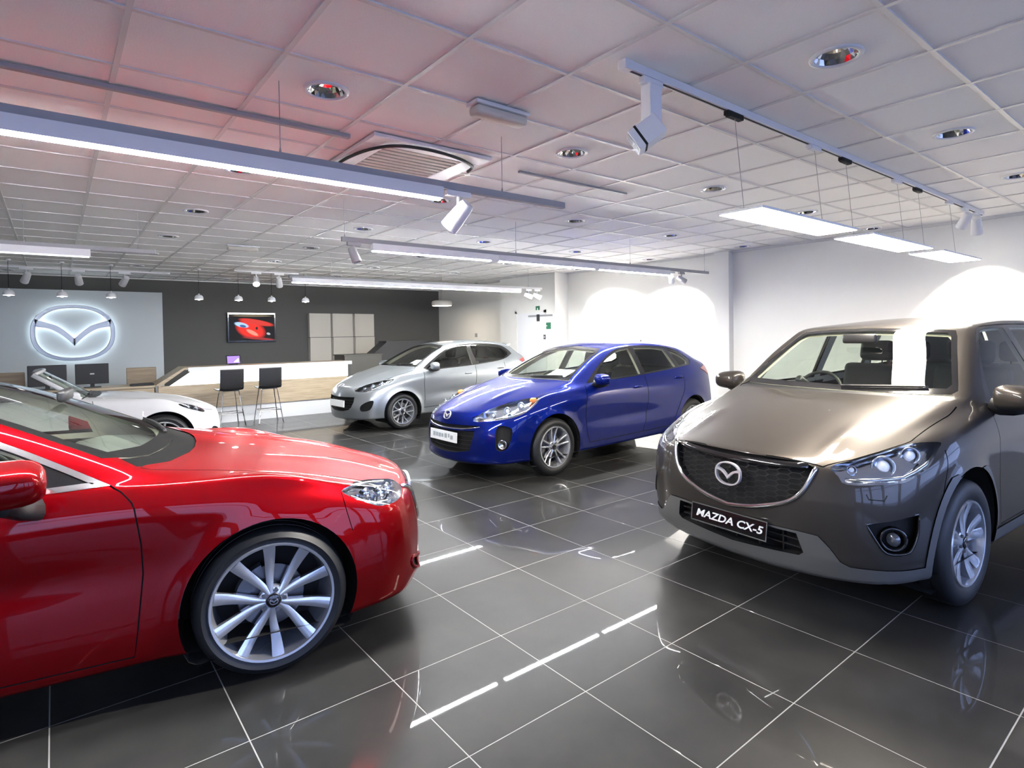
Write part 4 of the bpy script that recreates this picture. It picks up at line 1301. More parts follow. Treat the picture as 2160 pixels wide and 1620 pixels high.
# dome pendants in a row above the counter and desk
for k, x in enumerate((-.54, .12, .78, 2.12, 2.80, 3.41, 4.08)):
    e = empty('pendant_lamp', (x, 12.0, 2.31)); tag(e, 'small white dome pendant lamp, %s from the left above the counter' % ORD[k], 'pendant lamp', 'dome pendants over the counter')
    mb = MB(); mb.lathe([(.072, -.02), (.074, .005), (.066, .035), (.045, .058), (.015, .068), (.010, .09)], (0, 0, 0), (0, 0, 1), 24); mb.build('dome_shade', M['white_metal'], e, True)
    mb = MB(); mb.ell((0, 0, .0), (.03, .03, .035), 12, 8); mb.build('bulb', M['down_led'], e, True)
    mb = MB(); mb.cyl((0, 0, .085), (0, 0, CZ - 2.31 - .02), .0035, n=6); mb.build('cord', M['gap'], e)
    mb = MB(); mb.cyl((0, 0, CZ - 2.31 - .025), (0, 0, CZ - 2.31 - .002), .04, n=16); mb.build('ceiling_rose', M['white_metal'], e)
e = empty('drum_pendant', (7.65, 12.5, 2.33)); tag(e, 'wide round drum pendant lamp by the back corner', 'pendant lamp')
mb = MB(); mb.lathe([(.24, -.03), (.255, .0), (.255, .05), (.235, .085), (.20, .098), (.001, .10)], (0, 0, 0), (0, 0, 1), 40); autosmooth(mb.build('drum_shade', M['panel_beige'], e, True), 40)
mb = MB(); mb.lathe([(.001, -.028), (.238, -.03)], (0, 0, 0), (0, 0, 1), 32); mb.build('diffuser', emis('warm_diffuser', (1, .86, .66), 7.0), e)
mb = MB(); mb.cyl((0, 0, .10), (0, 0, CZ - 2.33 - .004), .004, n=8); mb.build('cord', M['grey_metal'], e)

# emergency lights, air conditioning, conduit and cable
def emergency(x, y, label, L=.19, rz=0.0):
    e = empty('emergency_light', (x, y, CZ - .004), rz); tag(e, label, 'emergency light')
    mb = MB(); mb.box(-L, L, -.055, .055, -.022, 0, .006); mb.build('base', M['white_metal'], e)
    mb = MB(); mb.box(-L + .01, L - .01, -.048, .048, -.075, -.022, .018); mb.build('cover', M['panel_beige'], e, True)
emergency(2.03, 2.66, 'rounded beige emergency light on the ceiling near the downlights'); emergency(2.1, 8.7, 'far emergency light box on the ceiling left of the long light line', .21, 0)
e = empty('ceiling_cassette', (2.08, 3.88, CZ)); tag(e, 'square air conditioning cassette with slatted grille in the ceiling', 'air conditioner')
mb = MB(); mb.box(-.46, .46, -.46, -.30, -.03, -.004, .006); mb.box(-.46, .46, .30, .46, -.03, -.004, .006); mb.box(-.46, -.30, -.30, .30, -.03, -.004, .006); mb.box(.30, .46, -.30, .30, -.03, -.004, .006); mb.build('frame', M['white_metal'], e)
mb = MB(); mb.box(-.30, .30, -.30, .30, -.010, -.004); mb.build('backing', M['grey_metal'], e)
for k in range(9):
    y = -.27 + k * .0675; mb = MB(); mb.box(-.30, .30, y - .022, y + .022, -.030, -.016); mb.build('louvre', M['panel_beige'], e)
e = empty('cable_conduit', (-.7, 3.575, CZ)); tag(e, 'grey cable conduit running along the pink-lit ceiling', 'conduit')
mb = MB(); mb.box(-2.6, 2.22, -.018, .018, -.03, -.004, .004); mb.add([], []); mb.build('trunking', M['grey_metal'], e)
mb = MB(); mb.box(3.62, 4.9, -.014, .014, -.022, -.004, .003); mb.build('trunking', M['grey_metal'], e)
C3 = [(1.62, 4.22, 2.74), (1.63, 4.05, 2.80), (1.66, 3.82, 2.815), (1.72, 3.60, 2.815), (1.82, 3.47, 2.812), (1.98, 3.43, 2.812), (2.15, 3.44, 2.812), (2.30, 3.48, 2.812), (2.42, 3.54, 2.812), (2.49, 3.60, 2.812), (2.50, 3.68, 2.80)]
mb = MB(); mb.tube(curve2(C3, 5, False), .011, 8); o = mb.build('black_cable', M['black'], None, True); tag(o, 'thick black cable looping around the ceiling air conditioner', 'cable')

# ---------------------------------------------------------------- back wall
o = empty('logo_panel', (-.9, 14.37, 0)); tag(o, 'large pale panel behind the glowing wall emblem', 'panel')
mb = MB(); mb.box(-2.9, 2.73, -.05, .05, .002, 2.56, .004); mb.build('board', M['panel_white'], o)
e = empty('emblem_sign', (.31, 14.17, 1.715)); tag(e, 'chrome winged oval emblem with white halo on the logo panel', 'sign')
Fm = Matrix.Rotation(PI / 2, 4, 'X')
mb = MB(); emblem_geo(mb, .665, .545, .07, .12, 64); g = mb.build('emblem_face', pmat('dark_chrome', (.20, .215, .23), .28, metal=1), e); g.data.transform(Fm); autosmooth(g, 50)
mb = MB(); emblem_geo(mb, .655, .535, .03, .10, 64); g = mb.build('backlight', M['halo'], e); g.data.transform(Matrix.Translation((0, .095, 0)) @ Fm)
for (x, z) in ((-.45, .30), (.45, .30), (-.45, -.30), (.45, -.30)):
    mb = MB(); mb.cyl((x * 1.25, .02, z * 1.1), (x * 1.25, .148, z * 1.1), .012, n=8); mb.build('stand_off', M['steel'], e)

def tv():
    e = empty('television', (3.63, 14.36, 1.81)); tag(e, 'flat wall screen showing a red car close-up', 'screen')
    mb = MB(); mb.box(-.53, .53, .0, .06, -.345, .345, .008); mb.build('housing', M['gloss_black'], e)
    m, t, b = new_mat('screen_picture')
    tc = t.nodes.new('ShaderNodeTexCoord'); sp = t.nodes.new('ShaderNodeSeparateXYZ'); t.links.new(tc.outputs['Object'], sp.inputs[0])
    def ellm(cx, cz, rx, rz, rot=0.0, soft=.25):
        mp = t.nodes.new('ShaderNodeMapping'); mp.vector_type = 'TEXTURE'; mp.inputs['Location'].default_value = (cx, 0, cz); mp.inputs['Rotation'].default_value = (0, rot, 0); mp.inputs['Scale'].default_value = (rx, 1, rz)
        fl = t.nodes.new('ShaderNodeVectorMath'); fl.operation = 'MULTIPLY'; fl.inputs[1].default_value = (1, 0, 1)
        ln = t.nodes.new('ShaderNodeVectorMath'); ln.operation = 'LENGTH'
        rg = t.nodes.new('ShaderNodeMapRange'); rg.inputs['From Min'].default_value = 1; rg.inputs['From Max'].default_value = 1 - soft
        t.links.new(tc.outputs['Object'], mp.inputs[0]); t.links.new(mp.outputs[0], fl.inputs[0]); t.links.new(fl.outputs[0], ln.inputs[0]); t.links.new(ln.outputs['Value'], rg.inputs['Value'])
        return rg.outputs[0]
    cur = None
    for (mask, col) in ((ellm(0, .27, .5, .025), (.16, .13, .08)), (ellm(-.03, -.05, .36, .22, .35, .3), (.75, .03, .02)), (ellm(.10, .12, .42, .07, .18), (.55, .04, .03)), (ellm(.0, -.12, .16, .05, .5), (.95, .25, .18)), (ellm(-.23, .06, .17, .06, .25), (.35, .55, .85)), (ellm(-.20, .03, .08, .035, .2), (.05, .10, .25)), (ellm(.10, -.02, .03, .04), (.02, .02, .02)), (ellm(.36, -.15, .05, .03, .3), (.4, .42, .45)), (ellm(.15, -.26, .4, .03, .1), (.30, .03, .03))):
        mx = t.nodes.new('ShaderNodeMix'); mx.data_type = 'RGBA'; mx.inputs[7].default_value = (*col, 1)
        if cur is None: mx.inputs[6].default_value = (.008, .008, .010, 1)
        else: t.links.new(cur, mx.inputs[6])
        t.links.new(mask, mx.inputs[0]); cur = mx.outputs[2]
    b.inputs['Base Color'].default_value = (.004, .004, .004, 1); b.inputs['Roughness'].default_value = .5; b.inputs['Specular IOR Level'].default_value = .1
    t.links.new(cur, b.inputs['Emission Color']); b.inputs['Emission Strength'].default_value = .30; m.cycles.emission_sampling = 'NONE'
    mb = MB(); mb.add([(-.50, -.002, -.30), (.50, -.002, -.30), (.50, -.002, .30), (-.50, -.002, .30)], [(0, 1, 2, 3)]); mb.build('screen', m, e)
tv()
pw = (6.715 - 4.95) / 3
for r in range(2):
    for c in range(3):
        x0 = 4.95 + c * pw; z0 = 2.165 - (r + 1) * .603
        e = empty('relief_panel', (x0, 14.44, z0)); tag(e, 'beige folded relief wall panel, %s row, %s column' % (('upper', 'lower')[r], ('left', 'middle', 'right')[c]), 'panel', 'folded relief panels')
        w, h = pw - .012, .591; d = (.075, .03, .075, .03) if r == 0 else (.03, .10, .03, .10)
        # corners: bl, br, tr, tl depths; folded on a diagonal
        D = [.13, .03, .03, .13] if r == 0 else [.15, .03, .05, .17]
        P_ = [(0, 0), (w, 0), (w, h), (0, h)]
        v = [(p[0], -.002, p[1]) for p in P_] + [(p[0], -q, p[1]) for p, q in zip(P_, D)]
        f = [(0, 1, 2, 3), (0, 4, 5, 1), (1, 5, 6, 2), (2, 6, 7, 3), (3, 7, 4, 0)] + ([(4, 7, 5), (5, 7, 6)] if r else [(4, 6, 5), (4, 7, 6)])
        mb = MB(); mb.add(v, f); mb.build('folded_face', M['panel_beige'], e)

# ---------------------------------------------------------------- reception counter and desk
e = empty('reception_counter', (1.85, 11.7, 0)); tag(e, 'tall reception counter with oak top and lit white band', 'counter')
def cp(name, x0, x1, y0, y1, z0, z1, mat, bev=.0):
    mb = MB(); mb.box(x0 - 1.85, x1 - 1.85, y0 - 11.7, y1 - 11.7, z0, z1, bev); return mb.build(name, M[mat], e)
cp('counter_top', 1.80, 4.90, 11.66, 12.30, 1.015, 1.055, 'oak', .004)
cp('top_edge', 1.86, 4.905, 11.655, 11.66, .985, 1.055, 'white_laminate')
cp('light_band', 1.90, 4.84, 11.73, 11.75, .74, .99, 'counter_glow')
cp('wood_band', 1.40, 4.82, 11.70, 11.78, .30, .74, 'oak', .003)
cp('base_panel', 1.38, 4.76, 11.74, 11.78, .0, .30, 'white_laminate')
cp('end_panel', 4.84, 4.90, 11.70, 12.30, 0, 1.015, 'wall_dark')
cp('inner_shelf', 1.9, 4.84, 11.78, 12.2, .70, .73, 'white_laminate')
mb = MB(); mb.prism([(1.80 - 1.85, 1.055), (1.80 - 1.85, 1.015), (1.42 - 1.85, .735), (1.36 - 1.85, .772)], 'y', -.04, .60); mb.build('sloping_end', M['oak'], e)
mb = MB(); mb.prism([(1.93 - 1.85, .985), (1.93 - 1.85, .74), (1.58 - 1.85, .74)], 'y', .03, .05); mb.build('light_band', M['counter_glow'], e)
e2 = empty('reception_desk', (0, 11.7, 0)); tag(e2, 'low reception desk carrying two black monitors behind the roadster', 'desk')
mb = MB(); mb.box(-1.6, 1.355, -.04, .62, .735, .772, .004); mb.build('desk_top', M['oak'], e2)
mb = MB(); mb.box(-1.55, 1.34, .0, .03, .30, .735); mb.build('front_panel', M['oak'], e2)
mb = MB(); mb.box(-1.55, 1.34, .03, .05, 0, .30); mb.build('base_panel', M['white_laminate'], e2)
mb = MB(); mb.box(-1.6, -1.56, 0, .6, 0, .735); mb.build('side_panel', M['white_laminate'], e2)

def monitor(x, w, label, tilt=0.0, z=1.0, h=.34):
    e = empty('monitor', (x, 12.05, .772), tilt); tag(e, label, 'monitor', 'monitors on the reception desk')
    mb = MB(); mb.box(-w / 2, w / 2, -.02, .02, z - .772 - h / 2, z - .772 + h / 2, .008); mb.build('housing', M['black'], e)
    mb = MB(); mb.box(-.03, .03, -.01, .03, .01, z - .772); mb.build('stand', M['black'], e)
    mb = MB(); mb.box(-.12, .12, -.08, .10, 0, .012, .003); mb.build('foot', M['black'], e)
    mb = MB(); mb.box(-.03, .03, -.0215, -.02, z - .772 - .01, z - .772 + .012); mb.build('back_badge', M['grey_text'], e)
monitor(-.10, .50, 'left black monitor on the reception desk', .05); monitor(.49, .46, 'right black monitor with grey badge on the reception desk', -.05)

def wood_chair(x, y, label, w=.46):
    e = empty('wooden_chair', (x, y, 0)); tag(e, label, 'chair', 'wooden chairs behind the desk')
    mb = MB(); mb.box(-w / 2, w / 2, -.015, .015, .70, 1.06, .01); mb.build('backrest', M['oak_dark'], e)
    mb = MB(); mb.box(-w / 2, w / 2, 0, .44, .44, .48, .01); mb.build('seat', M['oak_dark'], e)
    for sx in (-w / 2 + .03, w / 2 - .03):
        mb = MB(); mb.cyl((sx, .0, 0), (sx, .0, .75), .014, n=8); mb.build('leg', M['satin_chrome'], e)
        mb = MB(); mb.cyl((sx, .42, 0), (sx, .42, .45), .014, n=8); mb.build('leg', M['satin_chrome'], e)
wood_chair(1.23, 12.42, 'brown wooden chair between the right monitor and the counter'); wood_chair(-.62, 12.42, 'brown wooden chair left of the monitors')
o = empty('desk_tray', (1.17, 11.80, .772)); tag(o, 'flat black tray on the desk beside the sloping counter end', 'tray')
mb = MB(); mb.box(-.17, .17, -.10, .10, 0, .035, .008); mb.build('tray_body', M['black'], o); mb = MB(); mb.box(-.15, .15, -.08, .08, .036, .040); mb.build('tray_pad', M['dark_unit'], o)
o = empty('tablet', (2.70, 12.05, 1.055)); tag(o, 'small tablet with purple screen standing on the counter', 'tablet')
T_ = Matrix.Rotation(-.25, 4, 'X')
mb = MB(); mb.box(-.13, .13, 0, .012, .01, .19, .004); g = mb.build('tablet_body', M['gloss_black'], o); g.data.transform(T_)
mb = MB(); mb.add([(-.11, -.001, .03), (.11, -.001, .03), (.11, -.001, .17), (-.11, -.001, .17)], [(0, 1, 2, 3)]); g = mb.build('tablet_screen', emis('tablet_picture', (.16, .10, .42), .8, False), o); g.data.transform(T_)
mb = MB(); mb.add([(.00, -.002, .05), (.09, -.002, .05), (.09, -.002, .13)], [(0, 1, 2)]); g = mb.build('screen_picture', emis('tablet_highlight', (.8, .8, .95), .8, False), o); g.data.transform(T_)
mb = MB(); mb.box(-.08, .08, .0, .10, 0, .012, .003); mb.build('stand', M['gloss_black'], o)

def stool(x, y, rz, label):
    e = empty('bar_stool', (x, y, 0), rz); tag(e, label, 'stool', 'bar stools at the counter')
    # shell: seat curving up into the back (back towards -y)
    prof = [(.20, .655), (.10, .645), (-.06, .64), (-.15, .655), (-.195, .72), (-.215, .85), (-.23, 1.02)]
    prof = curve2(prof, 4, False); n = len(prof); nx = 8; v = []
    for (py, pz) in prof:
        for k in range(nx + 1):
            u = -1 + 2 * k / nx; v.append((u * .195, py + .02 * u * u * (1 if pz > .7 else 0), pz + (.018 * u * u if pz < .7 else 0)))
    m = (nx + 1); v2 = [(a, b - .014, c - .014) for a, b, c in v]; N = len(v)
    f = [(i * m + k, i * m + k + 1, (i + 1) * m + k + 1, (i + 1) * m + k) for i in range(n - 1) for k in range(nx)]
    f2 = [tuple(N + q for q in g[::-1]) for g in f]
    rim = []
    bd = [k for k in range(m)] + [i * m + nx for i in range(1, n)] + [(n - 1) * m + k for k in range(nx - 1, -1, -1)] + [i * m for i in range(n - 2, 0, -1)]
    for a, b in zip(bd, bd[1:] + bd[:1]): rim.append((a, b, N + b, N + a))
    mb = MB(); mb.add(v + v2, f + f2 + rim); autosmooth(mb.build('seat_shell', M['stool_black'], e, True), 40)
    tops = [(-.13, -.12), (.13, -.12), (.13, .12), (-.13, .12)]; bots = [(-.21, -.21), (.21, -.21), (.21, .21), (-.21, .21)]
    mid = []
    for (a, b) in zip(tops, bots):
        mb = MB(); mb.tube([(a[0], a[1], .635), (b[0], b[1], .0)], .010, 8); mb.build('leg', M['chrome'], e)
        mb = MB(); mb.cyl((b[0], b[1], 0), (b[0], b[1], .02), .016, n=10); mb.build('foot', M['satin_chrome'], e)
        t = .62; mid.append((a[0] + (b[0] - a[0]) * t, a[1] + (b[1] - a[1]) * t, .635 * (1 - t)))
    mb = MB(); mb.tube(mid, .008, 6, closed=True); mb.build('footrest', M['chrome'], e)
    mb = MB(); mb.tube([(*t, .632) for t in tops], .009, 6, closed=True); mb.build('seat_frame', M['chrome'], e)
stool(2.42, 11.22, .06, 'left black bar stool with chrome legs at the counter'); stool(3.08, 11.20, -.04, 'right black bar stool with chrome legs at the counter')

# dark low units between counter and corner
e = empty('low_partition', (5.35, 12.5, 0)); tag(e, 'grey-brown low partition right of the reception counter', 'partition')
mb = MB(); mb.box(-.38, .50, -.3, .3, 0, 1.14, .006); mb.build('partition_body', M['brown_unit'], e); mb = MB(); mb.box(-.40, .52, -.32, .32, 1.14, 1.165, .004); mb.build('partition_cap', M['brown_unit'], e)
e = empty('angled_partition', (6.6, 12.75, 0)); tag(e, 'dark angled partition behind the silver hatchback', 'partition')
mb = MB(); mb.prism([(-.95, 0), (.75, 0), (.75, 1.42), (-.45, 1.42), (-1.05, .95)], 'y', -.2, .2); mb.build('partition_body', M['dark_unit'], e)
mb = MB(); mb.prism([(-.47, 1.42), (.77, 1.42), (.77, 1.445), (-.47, 1.445)], 'y', -.21, .21); mb.build('partition_cap', M['dark_unit'], e)

# signs on the bay wall
def sign(name, label, y0, y1, z0, z1, txt=None, arrow=False, x=8.35, mat='green_sign'):
    e = empty(name, (x, (y0 + y1) / 2, (z0 + z1) / 2)); tag(e, label, 'sign'); w, h = (y1 - y0) / 2, (z1 - z0) / 2
    mb = MB(); mb.box(-.012, -.002, -w, w, -h, h, .002); mb.build('sign_plate', M[mat], e)
    mb = MB()
    if txt == 'bar':
        mb.box(-.0135, -.012, -w * .5, w * .3, -h * .12, h * .12); mb.box(-.0135, -.012, w * .45, w * .8, -h * .4, h * .4)
    else:
        mb.box(-.0135, -.012, -w * .2, w * .2, -h * .5, h * .6)
    mb.build('sign_marking', M['white_plastic'], e)
sign('exit_sign', 'green horizontal exit sign on the white bay wall', 9.22, 9.65, 1.66, 1.80, 'bar')
sign('fire_sign', 'small upright green sign on the white bay wall', 9.57, 9.70, 1.96, 2.17, 'pic')
e = empty('sign_bracket', (8.35, 9.58, 1.955)); tag(e, 'thin grey bracket bar between the two green signs', 'bracket')
mb = MB(); mb.box(-.03, -.002, -.42, .36, -.02, .02, .003); mb.build('bracket_bar', M['grey_metal'], e); mb = MB(); mb.box(-.05, -.03, -.03, .05, -.12, .03, .003); mb.build('bracket_box', M['dark_unit'], e)
e = empty('call_point', (8.35, 9.40, 1.49)); tag(e, 'small dark call point under the exit sign', 'call point')
mb = MB(); mb.box(-.03, -.002, -.035, .035, -.05, .05, .004); mb.build('call_point_box', M['dark_unit'], e); mb = MB(); mb.box(-.033, -.03, -.02, .02, -.02, .02); mb.build('call_point_button', M['grey_metal'], e)
e = empty('motion_sensor', (8.73, 12.55, 1.55)); tag(e, 'small grey sensor box on the pale wall near the corner', 'sensor')
mb = MB(); mb.box(-.03, -.002, -.04, .04, -.05, .05, .005); mb.build('sensor_box', M['grey_metal'], e)

# ---------------------------------------------------------------- grey SUV
def flare(V, S, amt=.014, width=.11):
    """wheel-arch lips: skin swells a little around each arch"""
    for xa in (0, -S['wb']):
        d = np.hypot(V[:, 0] - xa, V[:, 2] - S['wr']); t = np.clip((d - S['ar'] + .03) / width, 0, 1)
        w = (1 - t)**2 * (3 - 2 * (1 - t)) * (np.abs(V[:, 1]) > .6)
        V[:, 1] += np.sign(V[:, 1]) * amt * w
    return V

def bump(V, c, r, d):
    """smooth local push: centre c, radii r, displacement d (mirrored in y)"""
    for sg in (1, -1):
        q = ((V[:, 0] - c[0]) / r[0])**2 + ((V[:, 1] - c[1] * sg) / r[1])**2 + ((V[:, 2] - c[2]) / r[2])**2
        w = np.exp(-2 * q)
        V += w[:, None] * np.array((d[0], d[1] * sg, d[2]))
        if abs(c[1]) < 1e-6: break
    return V

def common_cut(sh, S):
    for xa in (0, -S['wb']):
        sh.region('arch', circle2(xa, S['wr'] + .005, S['ar'], 56), 'side', lim=lambda c: c.y > .45)
    underbody(sh)

def car_suv(pose):
    S = SUV
    def deform(V, N):
        V = flare(V, S)
        V = bump(V, (.10, .80, .93), (.35, .10, .10), (0, .018, .012))       # front wing shoulder
        V = bump(V, (.55, .46, .93), (.45, .06, .12), (.0, 0, .008))          # bonnet ridges
        V = bump(V, (.80, .64, .33), (.10, .20, .06), (.012, 0, 0))
        return V
    sh = Shell(S, 3, deform)
    car = empty('car', (pose[0], pose[1], 0), pose[2])
    tag(car, 'dark grey metallic SUV with black name plate under its mesh grille', 'car', 'cars on show')
    common_cut(sh, S)
    P = M['paint_grey']
    # openings
    head3 = [(.756,.53,.822),(.657,.597,.856),(.518,.674,.895),(.377,.74,.929),(.286,.789,.941),(.212,.833,.936),(.274,.845,.902),(.357,.855,.856),(.431,.855,.819),(.512,.838,.79),(.583,.813,.765),(.69,.728,.752),(.766,.614,.744),(.769,.579,.778)]
    hp = curve2(to_view(45, head3), 3)
    sh.region('headlight', hp, 45)
    gp = [(-.02,.838),(.205,.836),(.40,.832),(.474,.806),(.455,.75),(.43,.69),(.392,.642),(.339,.606),(.266,.578),(.15,.545),(0,.515),(-.02,.515)]
    sh.region('grille', gp, 'front')
    ip = [(-.02,.455),(.292,.45),(.397,.447),(.424,.345),(.40,.325),(.281,.318),(0,.30),(-.02,.30)]
    sh.region('intake', ip, 'front')
    fog3 = [(.743,.701,.553),(.532,.857,.604),(.534,.858,.514),(.563,.843,.431),(.599,.825,.404),(.678,.771,.408),(.715,.738,.469)]
    fp = to_view(45, fog3)
    fp = curve2([(*p, 'c') if i < 2 else p for i, p in enumerate(fp)], 3)
    sh.region('fog_recess', fp, 45)
    # glazing
    ws = [(-.02,1.132),(.30,1.134),(.55,1.138),(.695,1.143),(.718,1.165),(.645,1.33),(.562,1.50),(.53,1.54),(.30,1.556),(-.02,1.562)]
    sh.region('windshield', ws, 'front', nmin=.12, lim=lambda c: c.x < -.1)
    wsi = [(-.02,1.165),(.40,1.168),(.655,1.175),(.67,1.20),(.60,1.35),(.53,1.495),(.495,1.522),(.30,1.535),(-.02,1.54)]
    sh.region('windshield_glass', wsi, 'front', from_='windshield', nmin=.12)
    dlo = curve2([(-.50,1.085,'c'),(-.60,1.215),(-.77,1.385),(-.96,1.535),(-1.25,1.572),(-2.0,1.578),(-2.55,1.55),(-2.86,1.47),(-3.00,1.33,'c'),(-2.95,1.185,'c'),(-2.3,1.145),(-1.4,1.10)], 4)
    sh.region('window_trim', dlo, 'side', lim=lambda c: c.y > .4)
    w1 = curve2([(-.60,1.115,'c'),(-.66,1.22),(-.80,1.38),(-.98,1.52),(-1.2,1.548),(-1.46,1.555,'c'),(-1.50,1.125,'c')], 4)
    w2 = curve2([(-1.575,1.556,'c'),(-2.0,1.556),(-2.30,1.545,'c'),(-2.38,1.165,'c'),(-1.60,1.13,'c')], 4)
    w3 = curve2([(-2.40,1.54,'c'),(-2.6,1.52),(-2.83,1.44),(-2.94,1.32,'c'),(-2.88,1.21,'c'),(-2.48,1.175,'c')], 4)
    for w in (w1, w2, w3): sh.region('side_window', w, 'side', from_='window_trim')
    sh.region('rear_window', [(-.02,1.30),(.45,1.31),(.50,1.36),(.46,1.50),(.40,1.55),(-.02,1.565)], 'rear', lim=lambda c: c.x < -2.9)
    sh.region('tail_light', curve2([(.45,.98,'c'),(.70,1.02),(.80,1.12),(.60,1.14),(.42,1.08,'c')], 3) if False else to_view(140, [(-3.5,.45,.98),(-3.3,.80,1.0),(-3.2,.84,1.10),(-3.4,.62,1.14),(-3.48,.42,1.08)]), 140)
    # lower cladding
    clad3 = [(.877,.292,.462),(.858,.397,.462),(.83,.5,.455),(.808,.548,.403),(.779,.595,.336),(.759,.633,.316),(.699,.73,.315),(.55,.831,.313),(.354,.874,.316)]
    cp = to_view('front', clad3)
    sh.region('cladding', [(-.02,.462)] + cp[:7] + [(.95,.314),(.95,.1),(-.02,.1)], 'front', nmin=.02, lim=lambda c: c.x > .3)
    sh.region('cladding', [(.60,.314),(.40,.316),(.40,.1),(.60,.1)], 'side', lim=lambda c: c.y > .4)
    for xa in (0, -2.7):
        sh.region('cladding', circle2(xa, .357, .468, 56), 'side', lim=lambda c: c.y > .5 and (c.z < .76))
    sh.region('cladding', [(-.3,.33),(-2.4,.345),(-2.4,.1),(-.3,.1)], 'side', lim=lambda c: c.y > .5)
    sh.region('cladding', [(-2.9,.46),(-3.7,.46),(-3.7,.1),(-2.9,.1)], 'side', lim=lambda c: c.y > .3)
    sh.region('cladding', [(-.9,.46),(.9,.46),(.9,.1),(-.9,.1)], 'rear', nmin=.02, lim=lambda c: c.x < -3)
    # panels
    hood = [(.853,-.02),(.855,0),(.838,.205),(.795,.398),(.775,.50),(.662,.592),(.525,.668),(.384,.733),(.34,.748),(.073,.760),(-.1,.770),(-.22,.765),(-.255,.72),(-.24,.5),(-.232,.2),(-.228,-.02)]
    sh.region('hood', hood, 'top', nmin=.15)
    sh.region('cowl', [(-.2,-.02),(-.2,.70),(-.30,.74),(-.36,.70),(-.33,-.02)], 'top', nmin=.1)
    d1 = curve2([(-.47,1.06,'c'),(-.50,.80),(-.52,.50),(-.56,.35,'c'),(-1.50,.36,'c'),(-1.54,.60),(-1.55,1.10,'c')], 3)
    d2 = curve2([(-1.555,1.10,'c'),(-1.545,.60),(-1.505,.36,'c'),(-2.20,.375,'c'),(-2.32,.62),(-2.52,.90),(-2.50,1.15,'c')], 3)
    lw = lambda c: c.y > .5 and c.z < 1.16
    sh.region('front_door', d1, 'side', lim=lw); sh.region('rear_door', d2, 'side', lim=lw)
    G = ['body', 'hood', 'front_door', 'rear_door', 'cladding', 'cowl']
    g = .006
    sh.region('gap', strip(hood[2:12], g), 'top', G, nmin=.1)
    sh.region('gap', strip(d1[:], g), 'side', G, lim=lw); sh.region('gap', strip(d2[-10:], g), 'side', G, lim=lw); sh.region('gap', strip(d2[:-8], g), 'side', G, lim=lw)
    sh.region('gap', strip([(-3.0,.70),(-3.02,.50)], g), 'side', G, lim=lw)
    # wings meet bumper
    sh.region('gap', strip([(.23,.90),(.27,.80),(.33,.69)], g), 'side', G, lim=lw)
    # build
    sh.extract('body', P, car, 'both', 'body_shell')
    sh.extract('hood', P, car, 'both', 'hood'); sh.extract('front_door', P, car, 'pair'); sh.extract('rear_door', P, car, 'pair')
    sh.extract('cladding', M['cladding'], car, 'both', 'lower_cladding', off=.006)
    sh.extract('underbody', M['gap'], car, 'both', 'underbody')
    sh.extract('cowl', M['black'], car, 'both', 'cowl_panel', off=-.004)
    recess(sh, 'gap', .008, M['gap'], car, 'both', 'panel_gaps')
    sh.extract('windshield', M['gloss_black'], car, 'both', 'windshield_frame', off=-.001)
    sh.extract('windshield_glass', M['car_glass'], car, 'both', 'windshield', off=-.001)
    sh.extract('window_trim', M['gloss_black'], car, 'both', 'window_frame', off=-.003)
    sh.extract('side_window', M['car_glass'], car, 'pair', 'side_windows', off=-.006)
    sh.extract('rear_window', M['dark_glass'], car, 'both', 'rear_window', off=-.003)
    sh.extract('tail_light', M['red_lens'], car, 'pair', 'tail_light', off=.004)
    liner(sh, car, ['body', 'front_door', 'rear_door', 'window_trim', 'windshield'], 1.08, .035, M['liner'], M['dash'])
    # headlights
    lens = sh.extract('headlight', M['lamp_glass'], car, 'pair', 'headlight', off=.001)
    hs = recess(sh, 'headlight', Vector((-.075, -.045, -.01)), M['lamp_reflector'], car, 'pair', 'headlight_housing')
    for L, h, sg in zip(lens, hs, (1, -1)):
        for (q, rad, mt, nm, dp) in (((.585,.725,.822), .052, 'lamp_reflector', 'projector', .0), ((.43,.79,.872), .042, 'lamp_reflector', 'turn_lamp', .0), ((.70,.62,.80), .022, 'lamp_reflector', 'position_lamp', 0)):
            c = Vector((q[0] - .045, (q[1] - .03) * sg, q[2])); ax = Vector((.86, .5 * sg, .05))
            mb = MB(); mb.lathe([(rad * .45, -.03), (rad * .8, -.012), (rad, .012), (rad * 1.08, .014), (rad * 1.10, .0)], c, ax, 28); mb.build(nm, M[mt], L, True)
            mb = MB(); mb.ell(c + ax * -.004, (rad * .5, rad * .62, rad * .62), 18, 12); mb.build(nm + '_lens', M['lens'], L, True)
        mb = MB()
        pts = []
        for (x, y, z) in head3[7:13]:
            pts.append(Vector(((x - .022), (y - .014) * sg, z + .018)))
        mb.tube(pts, .009, 8); mb.build('chrome_bezel', M['lamp_reflector'], L, True)
        mb = MB(); pts = [Vector((x - .03, (y - .02) * sg, z - .012)) for (x, y, z) in head3[1:5]]
        mb.tube(pts, .012, 8); mb.build('chrome_bezel', M['lamp_reflector'], L, True)
    # grille
    recess(sh, 'grille', Vector((-.055, 0, 0)), M['gap'], car, 'both', 'grille_recess')
    gm = [(u, v) for u, v in gp]
    gin = [(-.02,.80),(.20,.795),(.40,.785),(.435,.755),(.41,.69),(.37,.655),(.32,.625),(.25,.598),(.14,.568),(0,.54),(-.02,.54)]
    grid_mesh(sh, gin, 'front', .082, .030, .028, .0032, 'hex', 'grille_mesh', M['black'], car)
    tr = curve2([(.474,.808),(.455,.75),(.43,.69),(.392,.642),(.339,.606),(.266,.578),(.15,.545),(0,.522)], 3, False)
    mb = MB(); L = []
    for (u, v) in tr:
        h = sh.pt('front', u, v, .004); L.append(h)
